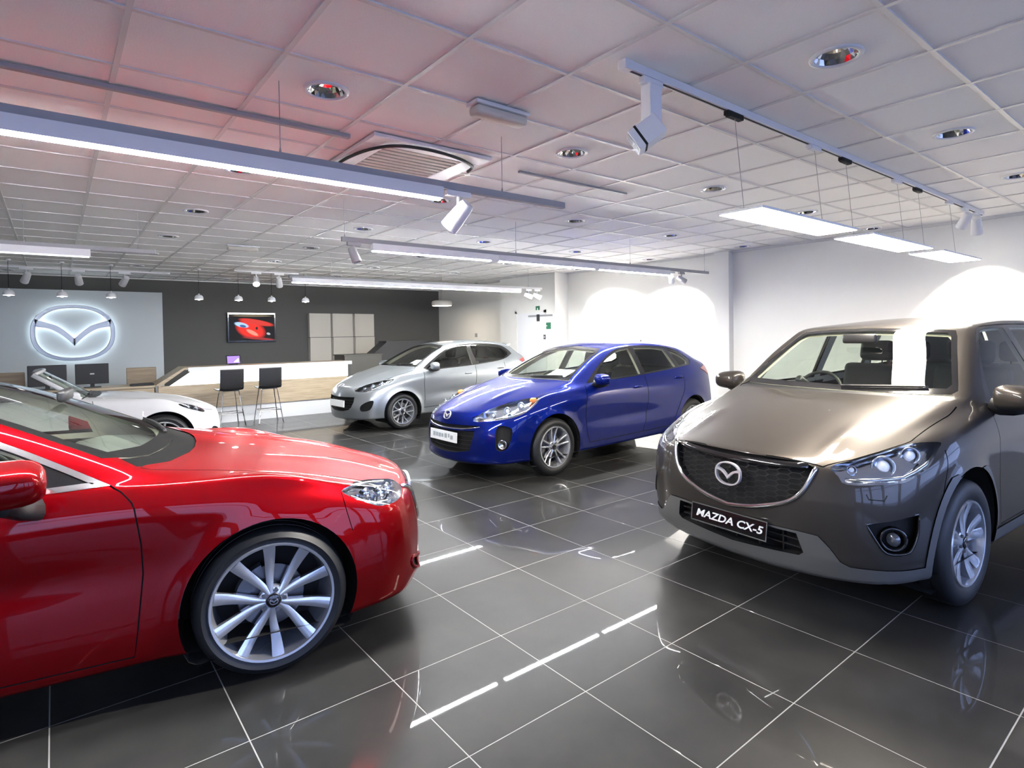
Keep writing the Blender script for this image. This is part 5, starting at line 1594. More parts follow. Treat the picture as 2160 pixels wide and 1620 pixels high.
    full = L + [Vector((p.x, -p.y, p.z)) for p in L[:-1]][::-1]
    mb.tube(full, [.013] * len(full), 8, sx=1.0); mb.build('grille_trim', M['chrome'], car, True)
    # upper bar of the grille with small chrome ticks
    mb = MB(); L = [sh.pt('front', u, .80 + .012 * (u / .42)**2) - Vector((.012, 0, 0)) for u in np.linspace(.43, 0, 9)]
    full = L + [Vector((p.x, -p.y, p.z)) for p in L[:-1]][::-1]
    mb.tube(full, .022, 8, sx=.6); mb.build('grille_bar', M['gloss_black'], car, True)
    emblem(car, (.895, 0, .705), (1, 0, .05), .088, .070, .018)
    # lower intake, plate
    recess(sh, 'intake', Vector((-.07, 0, 0)), M['gap'], car, 'both', 'air_intake')
    mb = MB()
    for z in (.36, .40): mb.box(.80, .825, -.40, .40, z - .004, z + .004)
    for y in (-.30, -.15, 0, .15, .30): mb.box(.80, .825, y - .004, y + .004, .31, .44)
    mb.build('intake_grid', M['black'], car)
    pc = Vector((.918, 0, .425)); pn = Vector((1, 0, .12)).normalized()
    F = frame_at(pc, pn); w, h = .26, .056
    mb = MB(); mb.box(-w, w, -h, h, -.006, 0); o = mb.build('name_plate', M['gloss_black'], car); o.data.transform(F)
    mb = MB(); t = .006
    mb.box(-w, w, h - t, h, 0, .002); mb.box(-w, w, -h, -h + t, 0, .002); mb.box(-w, -w + t, -h, h, 0, .002); mb.box(w - t, w, -h, h, 0, .002)
    q = mb.build('plate_border', M['cladding'], o); q.data.transform(F)
    text_mesh('plate_lettering', 'MAZDA CX-5', .062, M['plate_text'], o, F @ Matrix.Translation((.004, -.002, .002)), .22, .001, 1.22, .0012)
    mb = MB(); mb.box(.84, .915, -.16, .16, .40, .45); mb.build('plate_holder', M['black'], car)
    # fog lamps
    fr = recess(sh, 'fog_recess', Vector((-.05, -.03, 0)), M['gap'], car, 'pair', 'fog_lamp_bezel')
    for sg, b in zip((1, -1), fr):
        c = Vector((.63, .782 * sg, .472)); ax = Vector((.8, .6 * sg, 0))
        mb = MB(); mb.lathe([(.062, -.04), (.066, .0), (.058, .008), (.048, .0), (.04, -.03), (.001, -.035)], c, ax, 28); mb.build('fog_lamp', M['gloss_black'], b, True)
        mb = MB(); mb.ell(c + ax * -.005, (.022, .036, .036), 16, 10); mb.build('fog_lamp_lens', M['fog_glass'], b, True)
    sheet_on(sh, car, 45, fp, .001, M['gloss_black'], 'fog_lamp_trim', .007, 6, 'pair', closed=True)
    # headlamp washer covers, tow eye
    for (x, y, z) in ((.70,.739,.691),):
        uv = to_view(45, [(x, y, z)])[0]
        sheet_on(sh, car, 45, [(uv[0] - .05, uv[1] + .012), (uv[0] - .04, uv[1] - .012), (uv[0] + .03, uv[1] - .014), (uv[0] + .045, uv[1] + .012)], 0, M['gap'], 'washer_cover_gap', .003, 6)
    # mirrors, wipers, handles
    mirror_part(car, (-.50, .84, 1.085), (-.50, .985, 1.135), (.105, .115, .075), P, 'black')
    wiper(car, sh, (-.62, 1.150), (-.02, 1.172)); wiper(car, sh, (.04, 1.150), (.56, 1.172))
    handle(car, sh, -1.28, .98, mat=P); handle(car, sh, -2.24, 1.02, mat=P)
    # cabin
    dashboard(car, sh, -.28, -.80, 1.06, .70, M['dash'])
    steering(car, -.76, -.36, 1.045, M['black'])
    for y in (-.36, .36): seat(car, -1.35, y, .52, M['fabric_dark'], .50, .62)
    seat(car, -2.25, 0, .52, M['fabric_dark'], 1.25, .60, False)
    for y in (-.4, 0, .4): seat_head(car, -2.62, y, 1.34)
    mb = MB(); mb.box(-3.2, -.3, -.74, .74, .30, .34); mb.build('cabin_floor', M['dash'], car)
    mb = MB(); mb.box(-.70, -.66, -.12, .12, 1.45, 1.52, .015); mb.build('inner_mirror', M['black'], car, True)
    # wheels
    for x in (0, -2.7):
        arch_liner(car, sh, x, S['wr'] + .005, S['ar'], .86)
        for sg in (1, -1): make_wheel(car, x, .905, sg, S['wr'], .225, .235, 'wide', spoke_w=.042, rot=.35)
    return car

def seat_head(car, x, y, z):
    mb = MB(); mb.box(x - .05, x + .05, y - .13, y + .13, z - .09, z + .09, .04)
    mb.cyl((x, y - .05, z - .22), (x, y - .05, z - .05), .006, n=8); mb.cyl((x, y + .05, z - .22), (x, y + .05, z - .05), .006, n=8)
    return mb.build('headrest', M['fabric_dark'], car, True)

def shrink(poly, d):
    """inset of a closed outline by distance d (either winding)"""
    P = [np.array(p[:2], float) for p in poly]; n = len(P)
    A = sum(P[i][0] * P[(i + 1) % n][1] - P[(i + 1) % n][0] * P[i][1] for i in range(n)) / 2
    s = 1 if A > 0 else -1; out = []
    for i in range(n):
        a, b, c = P[i - 1], P[i], P[(i + 1) % n]
        e1 = (b - a) / max(np.linalg.norm(b - a), 1e-9); e2 = (c - b) / max(np.linalg.norm(c - b), 1e-9)
        n1 = np.array((-e1[1], e1[0])) * s; n2 = np.array((-e2[1], e2[0])) * s
        m = n1 + n2; L = np.linalg.norm(m); m = m / L if L > 1e-6 else n1
        k = max(m.dot(n1), .35)
        out.append(tuple(b + m * d / k))
    return out

def lamp_inside(L, sg, spots, bezel, back=.04, mats=('lamp_reflector', 'lens')):
    for (q, rad, nm) in spots:
        c = Vector((q[0] - back, (q[1] - back * .65) * sg, q[2])); ax = Vector((.86, .5 * sg, .05))
        mb = MB(); mb.lathe([(rad * .45, -.03), (rad * .8, -.012), (rad, .012), (rad * 1.08, .014), (rad * 1.10, .0)], c, ax, 28); mb.build(nm, M[mats[0]], L, True)
        mb = MB(); mb.ell(c + ax * -.004, (rad * .5, rad * .62, rad * .62), 18, 12); mb.build(nm + '_lens', M[mats[1]], L, True)
    if bezel:
        mb = MB(); mb.tube([Vector((x - .022, (y - .014) * sg, z + .012)) for (x, y, z) in bezel], .008, 8); mb.build('chrome_bezel', M['lamp_reflector'], L, True)

def trim_full(sh, car, name, pts, view, off, r, mat, n=8, sx=1.0):
    L = [h for h in (sh.pt(view, u, v, off) for (u, v) in pts) if h is not None]
    full = L + [Vector((p.x, -p.y, p.z)) for p in L[:-1]][::-1]
    mb = MB(); mb.tube(full, r, n, sx=sx); return mb.build(name, mat, car, True)

def car_sedan(pose):
    S = SEDAN; P = M['paint_red']
    def deform(V, N):
        V = flare(V, S, .016, .12)
        V = bump(V, (.02, .80, .90), (.42, .09, .08), (0, .020, .022))
        V = bump(V, (.40, .36, .86), (.55, .07, .12), (0, 0, .010))
        V = bump(V, (-1.2, .90, .60), (.9, .2, .10), (0, -.014, 0))
        V = bump(V, (.80, .66, .25), (.10, .18, .05), (.025, .012, 0))
        return V
    sh = Shell(S, 3, deform)
    car = empty('car', (pose[0], pose[1], 0), pose[2])
    tag(car, 'glossy red saloon car at left with large twin-spoke silver wheel', 'car', 'cars on show')
    common_cut(sh, S)
    head3 = [(.331,.813,.788),(.42,.765,.800),(.54,.68,.782),(.64,.59,.757),(.70,.53,.735),(.715,.56,.70),(.675,.66,.675),(.64,.71,.668),(.60,.75,.668),(.527,.795,.678),(.479,.81,.698),(.40,.82,.740)]
    hp = curve2(to_view(48, head3), 3); sh.region('headlight', hp, 48)
    gp = [(-.02,.70),(.25,.698),(.42,.69),(.49,.665),(.47,.58),(.43,.50),(.35,.44),(.20,.40),(-.02,.385)]
    sh.region('grille', gp, 'front')
    sh.region('intake', [(-.02,.32),(.30,.31),(.40,.29),(.38,.225),(-.02,.215)], 'front')
    fp = curve2(to_view(30, [(.88,.46,.26),(.83,.60,.30),(.77,.70,.335),(.76,.71,.30),(.80,.66,.255),(.87,.50,.225)]), 3)
    sh.region('fog_recess', fp, 30)
    ws = [(-.02,1.015),(.30,1.016),(.55,1.02),(.66,1.035),(.735,1.055),(.69,1.14),(.625,1.25),(.565,1.34),(.53,1.368),(.30,1.39),(-.02,1.395)]
    sh.region('windshield', ws, 'front', nmin=.1, lim=lambda c: -1.6 < c.x < -.3)
    sh.region('windshield_glass', [(-.02,1.045),(.45,1.05),(.67,1.07),(.665,1.13),(.60,1.25),(.535,1.335),(.50,1.352),(-.02,1.375)], 'front', from_='windshield', nmin=.1)
    dlo = curve2([(-.615,.955,'c'),(-.82,1.068),(-.99,1.155),(-1.30,1.295),(-1.7,1.345),(-2.2,1.34),(-2.6,1.265),(-2.86,1.14),(-2.98,1.06,'c'),(-2.9,1.035,'c'),(-2.2,1.0),(-1.4,.97),(-.9,.953)], 4)
    sh.region('window_chrome', dlo, 'side', lim=lambda c: c.y > .4)
    d2 = shrink(dlo, .020); sh.region('window_trim', d2, 'side', from_='window_chrome')
    w1 = curve2([(-.86,.995,'c'),(-.88,1.07,'c'),(-1.0,1.132),(-1.30,1.26),(-1.55,1.297,'c'),(-1.62,1.0,'c')], 4)
    w2 = curve2([(-1.66,1.305,'c'),(-2.1,1.305),(-2.42,1.265,'c'),(-2.52,1.04,'c'),(-1.70,1.005,'c')], 4)
    for w in (w1, w2): sh.region('side_window', w, 'side', from_='window_trim')
    sh.region('rear_window', [(-.02,1.12),(.50,1.12),(.52,1.16),(.46,1.30),(-.02,1.37)], 'rear', nmin=.1, lim=lambda c: c.x < -2.6)
    sh.region('tail_light', to_view(140, [(-3.85,.45,.86),(-3.6,.76,.88),(-3.4,.82,.95),(-3.6,.68,.97),(-3.82,.45,.95)]), 140)
    hood = [(.853,-.02),(.855,0),(.84,.2),(.80,.38),(.755,.47),(.68,.565),(.58,.63),(.30,.66),(0,.685),(-.25,.705),(-.42,.725),(-.515,.735),(-.50,.70),(-.405,.568),(-.325,.35),(-.30,.2),(-.29,-.02)]
    sh.region('hood', hood, 'top', nmin=.15)
    sh.region('cowl', [(-.25,-.02),(-.25,.3),(-.36,.56),(-.46,.69),(-.53,.735),(-.60,.70),(-.50,.5),(-.43,.2),(-.42,-.02)], 'top', nmin=.1)
    gapl = [(-.617,.955),(-.577,.927),(-.541,.883),(-.531,.855),(-.518,.767),(-.51,.705),(-.506,.58),(-.529,.354),(-.544,.235)]
    d1 = gapl + [(-1.55,.245),(-1.60,.50),(-1.63,.98)]
    dr = [(-1.635,.98),(-1.605,.50),(-1.555,.245),(-2.30,.26),(-2.42,.50),(-2.60,.80),(-2.62,1.01)]
    lw = lambda c: c.y > .5 and c.z < 1.03
    sh.region('front_door', d1, 'side', lim=lw); sh.region('rear_door', dr, 'side', lim=lw)
    G = ['body', 'hood', 'front_door', 'rear_door', 'cowl']; g = .006
    sh.region('gap', strip(hood[5:12], .005), 'top', G, nmin=.1)
    sh.region('gap', strip(d1, g), 'side', G, lim=lw); sh.region('gap', strip(dr[2:], g), 'side', G, lim=lw)
    sh.region('gap', strip([(.33,.785),(.345,.70),(.37,.60)], .004), 'side', G, lim=lw)
    sh.extract('body', P, car, 'both', 'body_shell'); sh.extract('hood', P, car, 'both', 'hood')
    sh.extract('front_door', P, car, 'pair'); sh.extract('rear_door', P, car, 'pair')
    sh.extract('underbody', M['gap'], car, 'both', 'underbody')
    sh.extract('cowl', M['matte_black'], car, 'both', 'cowl_panel', off=-.006)
    recess(sh, 'gap', .008, M['gap'], car, 'both', 'panel_gaps')
    sh.extract('windshield', M['matte_black'], car, 'both', 'windshield_frame', off=-.001)
    sh.extract('windshield_glass', M['car_glass'], car, 'both', 'windshield', off=-.001)
    sh.extract('window_chrome', M['satin_chrome'], car, 'both', 'chrome_window_trim', off=.002)
    sh.extract('window_trim', M['gloss_black'], car, 'both', 'window_frame', off=-.003)
    sh.extract('side_window', M['car_glass'], car, 'pair', 'side_windows', off=-.006)
    sh.extract('rear_window', M['dark_glass'], car, 'both', 'rear_window', off=-.003)
    sh.extract('tail_light', M['red_lens'], car, 'pair', 'tail_light', off=.003)
    liner(sh, car, ['body', 'front_door', 'rear_door', 'window_trim', 'windshield', 'window_chrome'], .95, .035, M['liner'], M['dash'])
    lens = sh.extract('headlight', M['lamp_glass'], car, 'pair', 'headlight', off=.001)
    recess(sh, 'headlight', Vector((-.07, -.05, -.005)), M['lamp_reflector'], car, 'pair', 'headlight_housing')
    for L, sg in zip(lens, (1, -1)):
        lamp_inside(L, sg, [((.60,.71,.718), .034, 'projector'), ((.51,.762,.74), .026, 'turn_lamp'), ((.665,.62,.712), .028, 'dipped_lamp')], head3[7:12])
        mb = MB(); mb.tube([Vector((x - .03, (y - .022) * sg, z - .010)) for (x, y, z) in head3[0:5]], .008, 8); mb.build('chrome_bezel', M['lamp_reflector'], L, True)
    recess(sh, 'grille', Vector((-.05, 0, 0)), M['gap'], car, 'both', 'grille_recess')
    grid_mesh(sh, shrink(gp, .015), 'front', .08, .034, .026, .0032, 'hex', 'grille_mesh', M['black'], car)
    trim_full(sh, car, 'grille_trim', curve2([(.56,.70),(.49,.668),(.47,.58),(.43,.50),(.35,.44),(.20,.40),(0,.385)], 3, False), 'front', .004, .013, M['chrome'])
    emblem(car, (.928, 0, .585), (1, 0, .05), .085, .068, .018)
    recess(sh, 'intake', Vector((-.06, 0, 0)), M['gap'], car, 'both', 'air_intake')
    recess(sh, 'fog_recess', Vector((-.04, -.02, 0)), M['gap'], car, 'pair', 'fog_lamp_bezel')
    sheet_on(sh, car, 30, fp, .002, P, 'fog_lamp_trim', .010, 6, 'pair', closed=True)
    mirror_part(car, (-.85, .86, .905), (-.93, 1.005, 1.03), (.135, .125, .082), P, 'black', .2)
    wiper(car, sh, (-.66, 1.055), (-.04, 1.06)); wiper(car, sh, (-.05, 1.03), (.55, 1.06))
    handle(car, sh, -1.42, .84, mat=P); handle(car, sh, -2.40, .87, mat=P)
    dashboard(car, sh, -.42, -.98, .95, .70, M['dash_reflection'])
    steering(car, -1.02, -.36, .88, M['black'])
    for y in (-.36, .36): seat(car, -1.50, y, .38, M['fabric_light'], .50, .60)
    seat(car, -2.45, 0, .38, M['fabric_light'], 1.25, .55, False)
    mb = MB(); mb.box(-3.2, -.4, -.74, .74, .22, .26); mb.build('cabin_floor', M['dash'], car)
    mb = MB(); mb.box(-.90, -.86, -.12, .12, 1.25, 1.31, .015); mb.build('inner_mirror', M['black'], car, True)
    for x in (0, -S['wb']):
        arch_liner(car, sh, x, S['wr'] + .005, S['ar'], .86)
        for sg in (1, -1): make_wheel(car, x, .895, sg, S['wr'], .225, .268, 'pair', spoke_w=.040, rot=1.20 if sg == -1 else .4)
    return car

def hatch_car(pose, S, P, F):
    sh = Shell(S, 3, F.get('deform'))
    car = empty('car', (pose[0], pose[1], 0), pose[2]); tag(car, F['label'], 'car', 'cars on show')
    common_cut(sh, S); va = F.get('hv', 42)
    hp = curve2(to_view(va, F['head']), 3); sh.region('headlight', hp, va)
    for nm in ('grille', 'grille_slot'):
        if nm in F: sh.region(nm, F[nm], 'front')
    fp = curve2(to_view(45, F['fog']), 3); sh.region('fog_recess', fp, 45)
    lx = F['wslim']
    sh.region('windshield', F['ws'], 'front', nmin=.1, lim=lambda c: lx[0] < c.x < lx[1])
    sh.region('windshield_glass', F['wsi'], 'front', from_='windshield', nmin=.1)
    dlo = curve2(F['dlo'], 4); sh.region('window_trim', dlo, 'side', lim=lambda c: c.y > .35)
    for w in F['win']: sh.region('side_window', curve2(w, 4), 'side', from_='window_trim')
    sh.region('rear_window', F['rw'], 'rear', nmin=.1, lim=lambda c: c.x < F['rx'])
    sh.region('tail_light', to_view(140, F['tail']), 140)
    sh.region('hood', F['hood'], 'top', nmin=.15); sh.region('cowl', F['cowl'], 'top', nmin=.1)
    zl = F['belt']; lw = lambda c: c.y > .45 and c.z < zl
    sh.region('front_door', F['d1'], 'side', lim=lw); sh.region('rear_door', F['d2'], 'side', lim=lw)
    G = ['body', 'hood', 'front_door', 'rear_door', 'cowl']
    sh.region('gap', strip(F['hood'][F['hg'][0]:F['hg'][1]], .007), 'top', G, nmin=.1)
    sh.region('gap', strip(F['d1'], .008), 'side', G, lim=lw); sh.region('gap', strip(F['d2'][2:], .008), 'side', G, lim=lw)
    sh.extract('body', P, car, 'both', 'body_shell'); sh.extract('hood', P, car, 'both', 'hood')
    sh.extract('front_door', P, car, 'pair'); sh.extract('rear_door', P, car, 'pair')
    sh.extract('underbody', M['gap'], car, 'both', 'underbody'); sh.extract('cowl', M['black'], car, 'both', 'cowl_panel', off=-.004)
    recess(sh, 'gap', .008, M['gap'], car, 'both', 'panel_gaps')
    sh.extract('windshield', M['gloss_black'], car, 'both', 'windshield_frame', off=-.001)
    sh.extract('windshield_glass', M['car_glass'], car, 'both', 'windshield', off=-.001)
    sh.extract('window_trim', M['gloss_black'], car, 'both', 'window_frame', off=-.003)
    sh.extract('side_window', M[F.get('sglass', 'car_glass')], car, 'pair', 'side_windows', off=-.006)
    sh.extract('rear_window', M['dark_glass'], car, 'both', 'rear_window', off=-.003)
    sh.extract('tail_light', M['red_lens'], car, 'pair', 'tail_light', off=.006)
    liner(sh, car, ['body', 'front_door', 'rear_door', 'window_trim', 'windshield'], F['belt'] - .06, .035, M['liner'], M['dash'])
    lens = sh.extract('headlight', M['lamp_glass'], car, 'pair', 'headlight', off=.001)
    recess(sh, 'headlight', Vector((-.06, -.04, -.008)), M[F.get('lampback', 'lamp_reflector')], car, 'pair', 'headlight_housing')
    for L, sg in zip(lens, (1, -1)):
        lamp_inside(L, sg, F['spots'], F['head'][-4:])
        if 'amber' in F:
            mb = MB(); mb.ell((F['amber'][0] - .02, (F['amber'][1] - .02) * sg, F['amber'][2]), (.05, .03, .03), 12, 8); mb.build('turn_lamp', M['amber'], L, True)
    if 'grille_slot' in F:
        recess(sh, 'grille_slot', Vector((-.03, 0, 0)), M['gap'], car, 'both', 'upper_grille')
        trim_full(sh, car, 'grille_trim', F['slot_trim'], 'front', .003, .006, M['chrome'], 6)
    recess(sh, 'grille', Vector((-.06, 0, 0)), M['gap'], car, 'both', 'lower_grille')
    grid_mesh(sh, shrink(F['grille'], .012), 'front', .10, .045, .03, .004, 'bars', 'grille_bars', M['black'], car)
    fr = recess(sh, 'fog_recess', Vector((-.045, -.03, 0)), M['gap'], car, 'pair', 'fog_lamp_bezel')
    if 'foglamp' in F:
        for sg, b in zip((1, -1), fr):
            q = F['foglamp']; c = Vector((q[0] - .02, (q[1] - .015) * sg, q[2])); ax = Vector((.8, .6 * sg, 0))
            mb = MB(); mb.lathe([(.050, -.03), (.052, .0), (.046, .006), (.036, -.01), (.001, -.02)], c, ax, 20); mb.build('fog_lamp', M['lamp_reflector'], b, True)
    h = sh.pt('front', 0, F['badge']); emblem(car, h + Vector((.002, 0, 0)), sh.normal(h), .062, .050, .014)
    pz = F['plate']; px = sh.pt('front', 0, pz).x + .015
    Fm = frame_at((px, 0, pz), (1, 0, .05)); mb = MB(); mb.box(-.26, .26, -.055, .055, -.012, 0); o = mb.build('name_plate', M['white_plastic'], car); o.data.transform(Fm)
    if F['text']:      # lettering too faded to read: grey strokes
        q = MB()
        for (a, w, b0, b1) in ((-.20, .05, -.022, .026), (-.14, .04, -.02, .024), (-.09, .05, -.022, .022), (-.03, .04, -.018, .02), (.03, .05, -.02, .028), (.10, .03, -.01, .03), (.145, .05, -.026, .018)): q.box(a, a + w, b0, b1, .0004, .0012)
        g = q.build('plate_lettering', M['plate_blue'], o); g.data.transform(Fm)
    mb = MB(); mb.box(px - .06, px - .012, -.12, .12, pz - .03, pz + .03); mb.build('plate_holder', M['black'], car)
    mi = F['mirror']; mirror_part(car, mi[0], mi[1], (.085, .105, .065), P, 'black', .25)
    for a, b in F['wip']: wiper(car, sh, a, b)
    for (x, z) in F['hand']: handle(car, sh, x, z, .16, P)
    x0, x1, zd, hw = F['dash']; dashboard(car, sh, x0, x1, zd, hw, M['dash'])
    steering(car, x1 - .04, -.33, zd - .08, M['black'], .18)
    for y in (-.33, .33): seat(car, x1 - .55, y, .40, M['fabric_dark'], .46, .58)
    seat(car, x1 - 1.40, 0, .40, M['fabric_dark'], 1.10, .55, False)
    mb = MB(); mb.box(-S['wb'] - .3, x0, -.66, .66, .26, .30); mb.build('cabin_floor', M['dash'], car)
    # price sheet behind the windscreen
    q = F['sheet']; mb = MB(); a = Vector(q[0]); u = Vector(q[1]); v = Vector(q[2]); n = u.cross(v).normalized() * .002
    pts = [a, a + u, a + u + v, a + v]; mb.add(pts + [p + n for p in pts], [(3, 2, 1, 0), (4, 5, 6, 7), (0, 1, 5, 4), (1, 2, 6, 5), (2, 3, 7, 6), (3, 0, 4, 7)]); mb.build('price_sheet', M['paper'], car)
    if 'aerial' in F:
        a = Vector(F['aerial']); mb = MB(); mb.cyl(a, a + Vector((-.02, 0, .03)), .018, .008, 10); mb.cyl(a + Vector((-.015, 0, .02)), a + Vector((-.16, 0, .22)), .004, .002, 6); mb.build('roof_aerial', M['black'], car)
    if 'spoiler' in F:
        sx, sy, sz = F['spoiler']; mb = MB(); v = []
        for y in np.linspace(-sy, sy, 13):
            t = abs(y) / sy; z = sz - .02 * t**2
            v += [(sx, y, z), (sx - .13 + .03 * t, y, z + .008), (sx - .14 + .03 * t, y, z - .012), (sx, y, z - .05)]
        f = []
        for k in range(12):
            for j in range(4): f.append((k * 4 + j, k * 4 + (j + 1) % 4, k * 4 + 4 + (j + 1) % 4, k * 4 + 4 + j))
        f += [(0, 1, 2, 3), (51, 50, 49, 48)]
        mb.add(v, f); autosmooth(mb.build('roof_spoiler', P, car, True), 40)
    for x in (0, -S['wb']):
        arch_liner(car, sh, x, S['wr'] + .005, S['ar'], F['yw'] - .03)
        for sg in (1, -1): make_wheel(car, x, F['yw'], sg, S['wr'], .205, F['rr'], F['wheel'], spoke_w=F['sw'], rot=F.get('rot', .3))
    return car

def car_hatch(pose):
    S = HATCH
    def deform(V, N):
        V = flare(V, S, .016, .11); V = bump(V, (.05, .74, .88), (.35, .09, .08), (0, .012, .016))
        V = bump(V, (.35, .30, .88), (.5, .06, .12), (0, 0, .012)); V = bump(V, (-1.2, .85, .55), (.9, .2, .10), (0, -.014, 0))
        V = bump(V, (.80, .45, .22), (.12, .3, .05), (.02, 0, 0)); return V
    F = dict(label='bright blue hatchback with white name plate and price sheet in windscreen', deform=deform,
        head=[(.795,.396,.636),(.715,.43,.715),(.52,.54,.795),(.31,.63,.842),(.141,.70,.861),(.15,.75,.84),(.366,.767,.725),(.544,.704,.671),(.677,.591,.649)],
        grille_slot=[(-.02,.580),(.306,.592),(.49,.594),(.47,.572),(.30,.558),(-.02,.548)], slot_trim=[(.49,.583),(.40,.566),(.30,.552),(.15,.545),(0,.542)],
        grille=[(-.02,.525),(.22,.53),(.44,.54),(.435,.48),(.41,.39),(.385,.325),(.184,.29),(-.02,.28)],
        fog=[(.661,.65,.594),(.545,.743,.566),(.577,.747,.421),(.625,.718,.349),(.69,.665,.351),(.697,.653,.449)], foglamp=(.653,.699,.40),
        wslim=(-1.5, -.2), ws=[(-.02,1.022),(.3,1.02),(.60,1.012),(.632,1.03),(.575,1.16),(.51,1.32),(.42,1.362),(-.02,1.392)], wsi=[(-.02,1.045),(.57,1.04),(.59,1.05),(.54,1.16),(.48,1.305),(.40,1.342),(-.02,1.37)],
        dlo=[(-.58,.975,'c'),(-.85,1.13),(-1.1,1.255),(-1.35,1.345),(-1.7,1.385),(-2.1,1.375),(-2.5,1.335),(-2.72,1.26),(-2.84,1.16,'c'),(-2.75,1.095,'c'),(-2.2,1.055),(-1.5,1.01)],
        win=[[(-.72,1.005,'c'),(-.90,1.13),(-1.12,1.24),(-1.37,1.325),(-1.60,1.355,'c'),(-1.58,1.03,'c')], [(-1.70,1.36,'c'),(-2.1,1.35),(-2.35,1.325,'c'),(-2.38,1.085,'c'),(-1.68,1.04,'c')], [(-2.45,1.31,'c'),(-2.66,1.245),(-2.76,1.16,'c'),(-2.70,1.115,'c'),(-2.48,1.095,'c')]],
        rw=[(-.02,1.14),(.42,1.14),(.42,1.20),(.37,1.32),(-.02,1.36)], rx=-2.9, tail=[(-3.42,.40,.90),(-3.2,.70,.93),(-3.0,.73,1.03),(-3.2,.62,1.07),(-3.38,.42,1.0)],
        hood=[(.845,-.02),(.845,0),(.825,.2),(.79,.36),(.72,.42),(.53,.53),(.32,.62),(.15,.69),(0,.700),(-.2,.705),(-.32,.695),(-.39,.64),(-.345,.4),(-.32,.2),(-.31,-.02)], hg=(3, 12),
        cowl=[(-.29,-.02),(-.30,.2),(-.33,.4),(-.37,.63),(-.42,.66),(-.44,.6),(-.38,-.02)],
        belt=1.0, d1=[(-.53,.95),(-.485,.75),(-.475,.60),(-.50,.40),(-.54,.30),(-1.52,.31),(-1.58,.45),(-1.635,.70),(-1.64,1.02)], d2=[(-1.645,1.02),(-1.64,.70),(-1.525,.31),(-2.12,.32),(-2.25,.50),(-2.42,.78),(-2.45,1.06)],
        spots=[((.66,.55,.695), .030, 'position_lamp'), ((.53,.63,.735), .040, 'projector'), ((.38,.68,.785), .036, 'dipped_lamp')], amber=(.22,.715,.835), badge=.675, plate=.455, text=True,
        mirror=((-.66, .78, .97), (-.71, .90, 1.015)), wip=[((-.55, 1.03), (.0, 1.05)), ((.03, 1.03), (.50, 1.05))], hand=[(-1.36,.875),(-2.24,.94)],
        dash=(-.40, -.92, .96, .60), sheet=[(-.62, .02, 1.025), (0, .34, 0), (-.20, 0, .075)], aerial=(-2.55, 0, 1.415),
        yw=.835, rr=.222, wheel='thin', sw=.022)
    return hatch_car(pose, S, M['paint_blue'], F)

